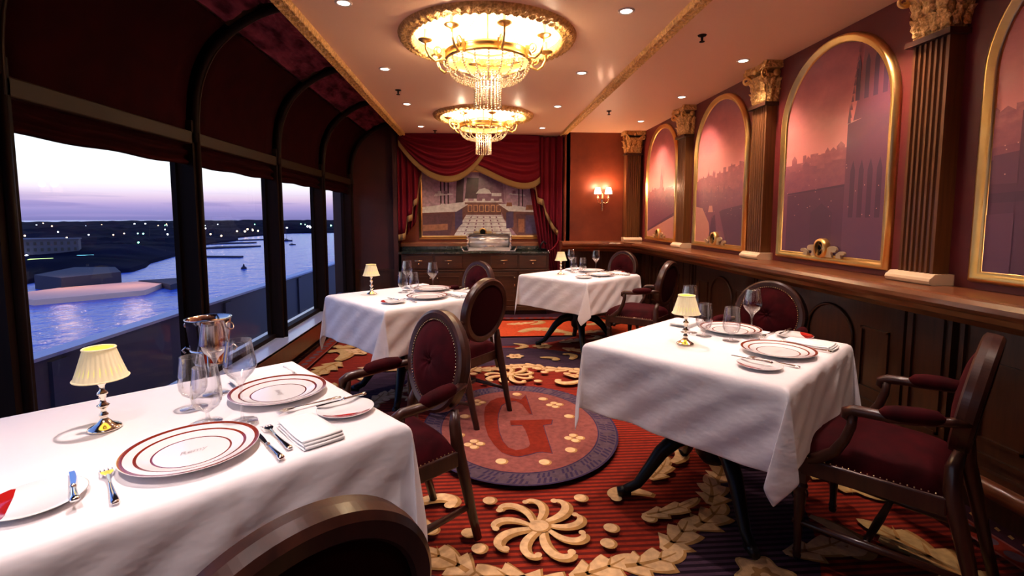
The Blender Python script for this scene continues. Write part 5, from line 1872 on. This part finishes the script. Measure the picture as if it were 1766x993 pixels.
for k in range(2):
    a = PI * k - .25
    c0 = Vector((.113 * math.cos(a), .113 * math.sin(a), .195))
    tg = Vector((-math.sin(a), math.cos(a), 0))
    MB().mat('silver').tube([tuple(c0 + tg * .022 * math.cos(b) + Vector((math.cos(a) * .01, math.sin(a) * .01, 0)) * (1 - math.sin(b)) + Vector((0, 0, .018 * math.sin(b)))) for b in [2 * PI * j / 20 for j in range(20)]], .0038, 6, closed=True).build('handle', bk)

# ---------------------------------------------------------------- outside
MB().mat('deck').box(-3.2, -1.95, YF - 4, 30, -.50, -.45).build('outer_deck', label='dark outer deck floor beyond the windows', cat='deck', kind='structure')
pr = thing('deck_parapet', 'grey solid parapet with bright rail beyond the windows', 'parapet')
m = MB().mat('parapet').box(-3.10, -3.02, YF - 4, 30, -.45, .375)
for k in range(14):
    m.box(-3.02, -2.99, -1.2 + k * 2.4, -1.05 + k * 2.4, -.45, .34)
m.build('wall', pr)
MB().mat('parapet_cap').box(-3.13, -2.98, YF - 4, 30, .375, .400).build('rail', pr)
SEA = -24.0
MB().mat('water').flat([(-4000, -600), (900, -600), (900, 5200), (-4000, 5200)], SEA).build('water', label='blue harbour water outside the windows', cat='water', kind='stuff')
# far shore: heightfield land with dark tree cover
shore = [(-171, 199), (-174, 221), (-160, 240), (-168, 262), (-179, 282), (-197, 336), (-221, 409), (-250, 470), (-262, 560), (-300, 640), (-305, 800), (-211, 850), (-60, 900), (120, 960), (420, 1100)]
rl = random.Random(5)
def hn(x, y):
    v_ = 0
    for s_1, a in ((.012, 1), (.031, .6), (.08, .4)):
        v_ += a * math.sin(x * s_1 + 3 * math.sin(y * s_1 * .7)) * math.cos(y * s_1 * 1.1 + 2 * math.sin(x * s_1 * .6))
    return v_
m = MB().mat('land')
nS = len(shore)
def land(u, v_):
    k = u * (nS - 1); i = min(int(k), nS - 2); t = k - i
    sx_, sy_ = shore[i][0] * (1 - t) + shore[i + 1][0] * t, shore[i][1] * (1 - t) + shore[i + 1][1] * t
    # push inland away from the shore point, away from the camera and to the left
    d = Vector((sx_, sy_)).normalized()
    inland = Vector((-1, .25)) * (1 - u) + Vector((-.15, 1)) * u
    dist = (math.exp(v_ * 3.4) - 1) * 60
    x = sx_ + inland.x * dist; y = sy_ + inland.y * dist
    if v_ == 0:
        return (x, y, SEA - .5)
    z = SEA + 1.2 + min(1, v_ * 6) * 3.0 + 2.6 * hn(x, y) * min(1, v_ * 5) + 9.5 * v_ * min(1, dist / 400)
    return (x, y, min(z, -.015 * math.hypot(x, y) + 9 if False else z))
m.grid(150, 60, land, False)
m.build('far_shore', label='dark wooded shore across the harbour under the dusk sky', cat='shore', kind='structure')
def quad_block(mb, pts, z0, z1):
    mb.prism(pts, z0, z1)
def building(cx, cy, w_, d_, h, rz, label, floors=3, cols=12):
    t = thing('harbour_building', label, 'building', (cx, cy, SEA + 2), rz)
    m = MB().mat('building_far').box(-w_ / 2, w_ / 2, -d_ / 2, d_ / 2, -2, h)
    m.prism([(-w_ / 2 - .4, -d_ / 2 - .4), (w_ / 2 + .4, -d_ / 2 - .4), (w_ / 2 + .4, d_ / 2 + .4), (-w_ / 2 - .4, d_ / 2 + .4)], h, h + .8)
    m.build('wall', t)
    m = MB().mat('building_win')
    for fl in range(floors):
        for c_ in range(cols):
            x = -w_ / 2 + w_ * (c_ + .5) / cols; z = h * (fl + .5) / floors
            m.box(x - w_ / cols * .2, x + w_ / cols * .2, -d_ / 2 - .12, -d_ / 2, z - h / floors * .26, z + h / floors * .26)
    m.build('window_rows', t)
building(-250, 300, 34, 12, 10.5, .55, 'long pale three-storey building on the left shore', 3, 12)
building(-292, 345, 30, 12, 9, .5, 'second low building on the left shore behind the long one', 3, 9)
building(-210, 2300, 60, 30, 34, .2, 'distant tower block on the far horizon', 6, 6)
# quay jutting into the water
t = thing('concrete_quay', 'sandy lit concrete quay jutting into the water', 'quay')
def qpt(x, y, z=SEA + 1.5): return (x, y)
E = EX = None
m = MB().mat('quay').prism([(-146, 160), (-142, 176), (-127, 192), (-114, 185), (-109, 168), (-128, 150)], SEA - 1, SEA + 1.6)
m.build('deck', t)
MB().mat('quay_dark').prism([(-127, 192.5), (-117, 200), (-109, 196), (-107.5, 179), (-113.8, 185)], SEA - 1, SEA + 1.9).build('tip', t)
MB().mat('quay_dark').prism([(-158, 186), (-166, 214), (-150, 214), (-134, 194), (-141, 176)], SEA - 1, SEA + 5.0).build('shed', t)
MB().mat('quay_dark').prism([(-176, 330), (-150, 326), (-150, 322), (-176, 325)], SEA - .5, SEA + .9).build('jetty', label='thin dark jetty reaching into the harbour from the left shore', cat='jetty')
for (pa, lab_) in (([(-222, 412), (-196, 430), (-190, 446), (-222, 436)], 'broad dark spit of land seen through the second window'), ([(-250, 480), (-222, 505), (-222, 512), (-250, 500)], 'thin nearer jetty seen through the second window'), ([(-262, 556), (-232, 580), (-232, 588), (-262, 575)], 'thin farther jetty seen through the second window')):
    MB().mat('quay_dark').prism(pa[::-1], SEA - .5, SEA + 1.0).build('jetty', label=lab_, cat='jetty')
# boats
def boat(x, y, s1, label, mast=True):
    t = thing('sailing_boat' if mast else 'buoy', label, 'boat' if mast else 'buoy', (x, y, SEA))
    m = MB().mat('quay_dark')
    if mast:
        m.prism([(-5 * s1, 0), (-3 * s1, -1.3 * s1), (3.5 * s1, -1.3 * s1), (6 * s1, 0), (3.5 * s1, 1.3 * s1), (-3 * s1, 1.3 * s1)], -.3, 1.3 * s1)
        m.build('hull', t)
        MB().mat('quay_dark').tube([(0, 0, 1), (0, 0, 13 * s1)], .16 * s1, 6).tube([(-3.6 * s1, 0, 2.6 * s1), (0, 0, 2.6 * s1)], .25 * s1, 6).build('mast', t)
        MB().mat('building_far').box(-1.8 * s1, 1.6 * s1, -.7 * s1, .7 * s1, 1.3 * s1, 2.2 * s1).build('cabin', t)
    else:
        m.lathe([(.001, 2.4), (.3, 2.3), (.5, 1.2), (1.3, .6), (1.3, -.2), (.001, -.2)], 12)
        m.build('float', t)
boat(-205, 545, 1.0, 'small sailing boat with bare mast on the water in the third window')
boat(-172, 470, .55, 'tiny dark boat just below the sailing boat', True)
boat(-116, 252, 1, 'dark buoy on the water in the second window', False)
boat(-118, 262, .8, 'dark buoy beside the second window post', False) if False else None
# shore lights
lt = {}
rl = random.Random(21)
LTS = []
def cam_at(px, py, dist):
    pass
def lamp_at(x, y, z, r, kind, lab_):
    if kind not in lt:
        o = MB().mat(kind).ball((0, 0, 0), 1, 8, 6).build('shore_light', label=lab_, cat='light', group='distant shore lights')
        lt[kind] = o
    else:
        o = lt[kind].copy(); COL.objects.link(o); o['label'] = lab_
    o.location = (x, y, z); o.scale = (r, r, r)
# (bearing slope x/y, distance, height above the sea, radius factor, colour)
L_ = [(-.93, 420, 9, 1.3, 'light_white'), (-.80, 520, 9, 1, 'light_white'), (-.86, 450, 8, 1.2, 'light_warm'), (-.88, 330, 7, 1.6, 'light_warm'), (-.67, 900, 7, 1.2, 'light_white'),
      (-.62, 900, 7, 1.0, 'light_white'), (-.60, 870, 7, 1.3, 'light_white'), (-.655, 560, 6, 1.0, 'light_green'), (-.645, 550, 6, 1.1, 'light_green'), (-.72, 950, 8, .9, 'light_warm'),
      (-.745, 470, 8, 1.0, 'light_white'), (-.68, 500, 8, .9, 'light_warm'), (-.70, 440, 9, 1.0, 'light_warm'), (-.785, 430, 7, 1.2, 'light_warm'), (-.80, 305, 3, 1.8, 'light_warm'),
      (-.78, 300, 3, 1.8, 'light_white'), (-.735, 330, 3, 1.4, 'light_white'), (-.86, 290, 3, 2.2, 'light_white'), (-.90, 280, 3, 2.0, 'light_white'), (-.655, 420, 3.5, 1.2, 'light_green'),
      (-.70, 360, 4, 1.3, 'light_warm'), (-.60, 560, 5, 1.2, 'light_white'), (-.59, 800, 6, 1.3, 'light_white'), (-.57, 900, 7, 1.1, 'light_white'), (-.555, 820, 6, 1.0, 'light_warm'),
      (-.52, 560, 5, 1.2, 'light_warm'), (-.50, 540, 4, 1.3, 'light_warm'), (-.47, 700, 4, 1.2, 'light_warm'), (-.455, 690, 4, 1.5, 'light_warm'), (-.45, 720, 6, 1.4, 'light_warm'),
      (-.44, 740, 4, 1.2, 'light_warm'), (-.43, 730, 3.5, 1.3, 'light_warm'), (-.395, 900, 3.5, 1.4, 'light_green'), (-.375, 900, 3.5, 1.3, 'light_white'), (-.335, 950, 5, 1.5, 'light_white'),
      (-.33, 940, 3.5, 1.4, 'light_white'), (-.32, 950, 4, 1.7, 'light_white'), (-.31, 960, 5, 1.8, 'light_white'), (-.29, 980, 6, 1.2, 'light_green'), (-.28, 980, 6, 1.1, 'light_white'),
      (-.25, 1000, 5, 1.3, 'light_white'), (-.235, 1000, 6, 1.6, 'light_white'), (-.225, 1000, 5, 2.0, 'light_white'), (-.215, 1000, 6, 1.5, 'light_green'), (-.205, 1020, 6, 1.3, 'light_white'),
      (-.66, 1000, 9, 1.0, 'light_white'), (-.64, 1050, 9, .9, 'light_white'), (-.575, 1000, 9, .9, 'light_white'), (-.56, 980, 9, 1.1, 'light_white'), (-.81, 800, 9, .9, 'light_warm'), (-.97, 500, 9, 1.2, 'light_white')]
names_k = {'light_warm': 'warm yellow', 'light_white': 'bright white', 'light_green': 'green'}
ords = 'first second third fourth fifth sixth seventh eighth ninth tenth eleventh twelfth thirteenth fourteenth fifteenth sixteenth seventeenth eighteenth nineteenth twentieth'.split()
ords += ['twenty-' + w for w in ords[:9]] + ['thirtieth'] + ['thirty-' + w for w in ords[:9]]
for k_ in range(44):
    sl_ = rl.uniform(-.98, -.60) if k_ < 24 else (rl.uniform(-.575, -.40) if k_ < 34 else rl.uniform(-.375, -.20))
    L_.append((sl_, rl.uniform(620, 1050), rl.uniform(5, 10), rl.uniform(.5, .95), rl.choice(['light_warm', 'light_white', 'light_warm', 'light_white', 'light_green'])))
cnt = {}
for (sl, dist, hz, rf, kd) in sorted(L_):
    wnd = 'the nearest window' if sl < -.575 else ('the second window' if sl < -.385 else ('the third window' if sl < -.26 else 'the fourth window'))
    cnt[(wnd, kd)] = cnt.get((wnd, kd), 0) + 1
    lamp_at(sl * dist, dist, SEA + hz + .004 * dist, dist * .0012 * rf, kd, 'tiny %s shore light, %s of its colour from the left in %s' % (names_k[kd], ords[cnt[(wnd, kd)] - 1], wnd))
t = MB().mat('light_warm')
t.box(-1, 1, -4, 4, 0, .8)
MT['awning_green'] = pm('awning_green', (.3, .8, .3), .5, emit=(.75, 1, .25), es=1.6).m
MT['awning_blue'] = pm('awning_blue', (.2, .8, .9), .5, emit=(.25, .95, 1), es=1.6).m
for (sl, dist, ln, mt_, lab_) in ((-.835, 262, 12, 'awning_green', 'lit yellow-green awning on the left quay'), (-.755, 285, 10, 'awning_blue', 'lit turquoise awning on the left quay')):
    o = MB().mat(mt_).prism([(-ln / 2, 0), (ln / 2, 0), (ln / 2 * .7, 1.3), (-ln / 2 * .7, 1.3)], -2, 2, 'y').build('awning', loc=(sl * dist, dist, SEA + 3.5), rz=.5, label=lab_, cat='awning')

for (x, y) in ((-140, 176), (-120, 180)):
    point('quay_floodlight', (x, y, SEA + 13), 4200, (1, .58, .30), .4)
